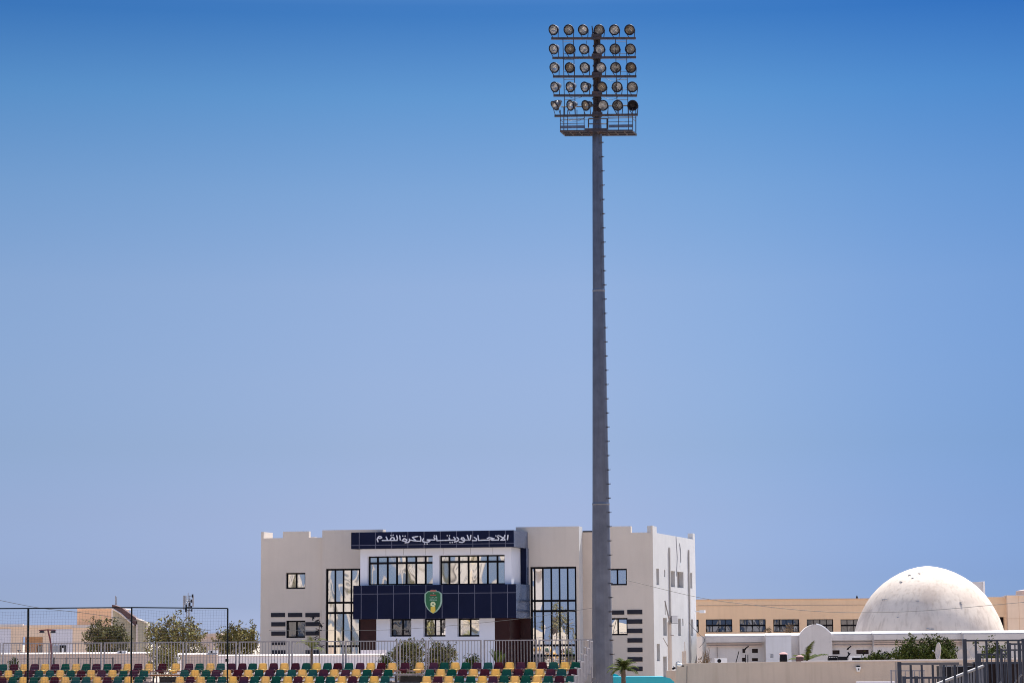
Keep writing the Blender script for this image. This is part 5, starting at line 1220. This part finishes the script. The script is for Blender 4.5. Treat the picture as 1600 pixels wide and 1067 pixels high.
# lilac strip: low long seat back
q = MB(); FL = Frame(1370, 1064, 100, 10); a = fr(FL, 1338, 1064.3, 1398, 1080); q.fbox(FL, a[0], a[1], 0, a[3], -.3, 0)
for i in range(9): u_ = a[0] + (a[1] - a[0]) * (i + .5) / 9; q.fbox(FL, u_ - .03, u_ + .03, a[3] - .2, a[3] - .1, .001, .02)
tag(q.build('barrier_board', M['lavender'], origin=FL.p(0, 0, 0)), 'low lilac board peeping up at the bottom below the garden wall', 'board')

# ================================================================== overhead cables
def cable(label, pts, r_=.012):
    q = MB(); n = 14; P3 = [P(*p) for p in pts]
    # Catmull-Rom through the given points
    out = []
    ext = [P3[0] * 2 - P3[1]] + P3 + [P3[-1] * 2 - P3[-2]]
    for i in range(1, len(ext) - 2):
        for k in range(n):
            t = k / n; p0, p1, p2, p3 = ext[i - 1:i + 3]
            out.append(.5 * ((2 * p1) + (p2 - p0) * t + (2 * p0 - 5 * p1 + 4 * p2 - p3) * t * t + (3 * p1 - p0 - 3 * p2 + p3) * t ** 3))
    out.append(P3[-1]); q.path(out, r_, n=4); tag(q.build('overhead_cable', M['cable'], origin=P3[0]), label, 'cable', 'overhead cables')
cable('black overhead cable crossing from the office side wall past the dome', [(975, 905, 152), (1090, 932.5, 152), (1180, 945.3, 152), (1275, 954.5, 152), (1360, 956.5, 152), (1460, 952.5, 152), (1610, 939.5, 152)], .016)
cable('thin cable sagging in front of the lower bay, ending at the mast', [(420, 984.5, 145), (588, 984, 145), (690, 978, 145), (813, 966, 145), (925, 949.5, 145)], .011)
cable('thin cable behind the netting at the far left, falling to the house', [(-10, 935.5, 130), (60, 949, 130), (130, 957, 130), (178, 964, 130), (240, 972.5, 130), (330, 985, 130)], .014)
cable('pale service cable from the side wall corner down to the peach building', [(1076, 972, 148), (1090, 988, 148), (1101, 999, 148), (1093, 1011, 148)], .014)
cable('thin cable across the peach building just below its roof', [(1090, 945, 203.5), (1200, 944.8, 203.5), (1300, 945.5, 203.5), (1420, 943, 203.5)], .012)

# ================================================================== unseen blocks and trees, added for the office windows to reflect
def mirrored(label, x, y, w, h, d, m_, nfl, nw):
    o = thing('reflection_block', label, 'building', (x, y, 0)); F = Frame(800, 1000, 100, 180); F.o = Vector((x, y, 0)); F.K = F.N
    hs = [(-w / 2 + w * (i + .25) / nw, -w / 2 + w * (i + .75) / nw, 1.2 + 3.4 * k, 2.9 + 3.4 * k) for i in range(nw) for k in range(nfl)]
    q = MB(); wall_holes(q, F, -w / 2, w / 2, 0, h, -.4, 0, hs); q.fbox(F, -w / 2, w / 2, 0, h, -d, -.9); q.build('wall', m_, o)
    q = MB(); q.fbox(F, -w / 2 - .2, w / 2 + .2, h, h + .4, -d, .2); q.build('coping', M['cap'], o)
    q = MB(); q.fbox(F, -w / 2 + .1, w / 2 - .1, .5, h - .5, -.6, -.45); q.build('window_band', M['grey'], o)
mirrored('added unseen beige five storey block mirrored in the left office windows', -114, -76, 36, 19.0, 14, M['low'], 5, 7)
mirrored('added unseen narrow cream block mirrored in the bay windows, right of the beige one', -88, -80, 11, 17.5, 12, M['low'], 4, 2)
M['steelblue'] = mat('steel_blue_cladding', (.10, .15, .24), .5, var=.15, scale=.5)
mirrored('added unseen steel blue clad block mirrored in the bay windows', -103.5, -62, 8, 17.0, 10, M['steelblue'], 4, 2)
for x, y, h in ((-120, -60, 11), (-94, -61, 10), (-66, -62, 10)):
    o = thing('reflection_tree', {-120: 'added unseen dark tree mirrored at the outer end of the beige block', -94: 'added unseen dark tree mirrored between the blue and the cream block', -66: 'added unseen lone dark tree mirrored in the right hand office windows'}[x], 'tree', (x, y, 0))
    q = MB(); q.tube((x, y, 0), (x, y, h * .7), .25, .12, n=7); q.build('trunk', M['bark'], o)
    q = MB(); leaf_cloud(q, [(x, y, h * .75, 3, 3, 3.2), (x + 2, y, h * .62, 2.2, 2.2, 2), (x - 2, y, h * .58, 2.2, 2.2, 2)], 1200, .35); q.build('crown', M['leafd'], o)

# faint contrail-like cloud
# (a small high wisp, left)
for o in bpy.data.objects:
    if '_o' in o: del o['_o']
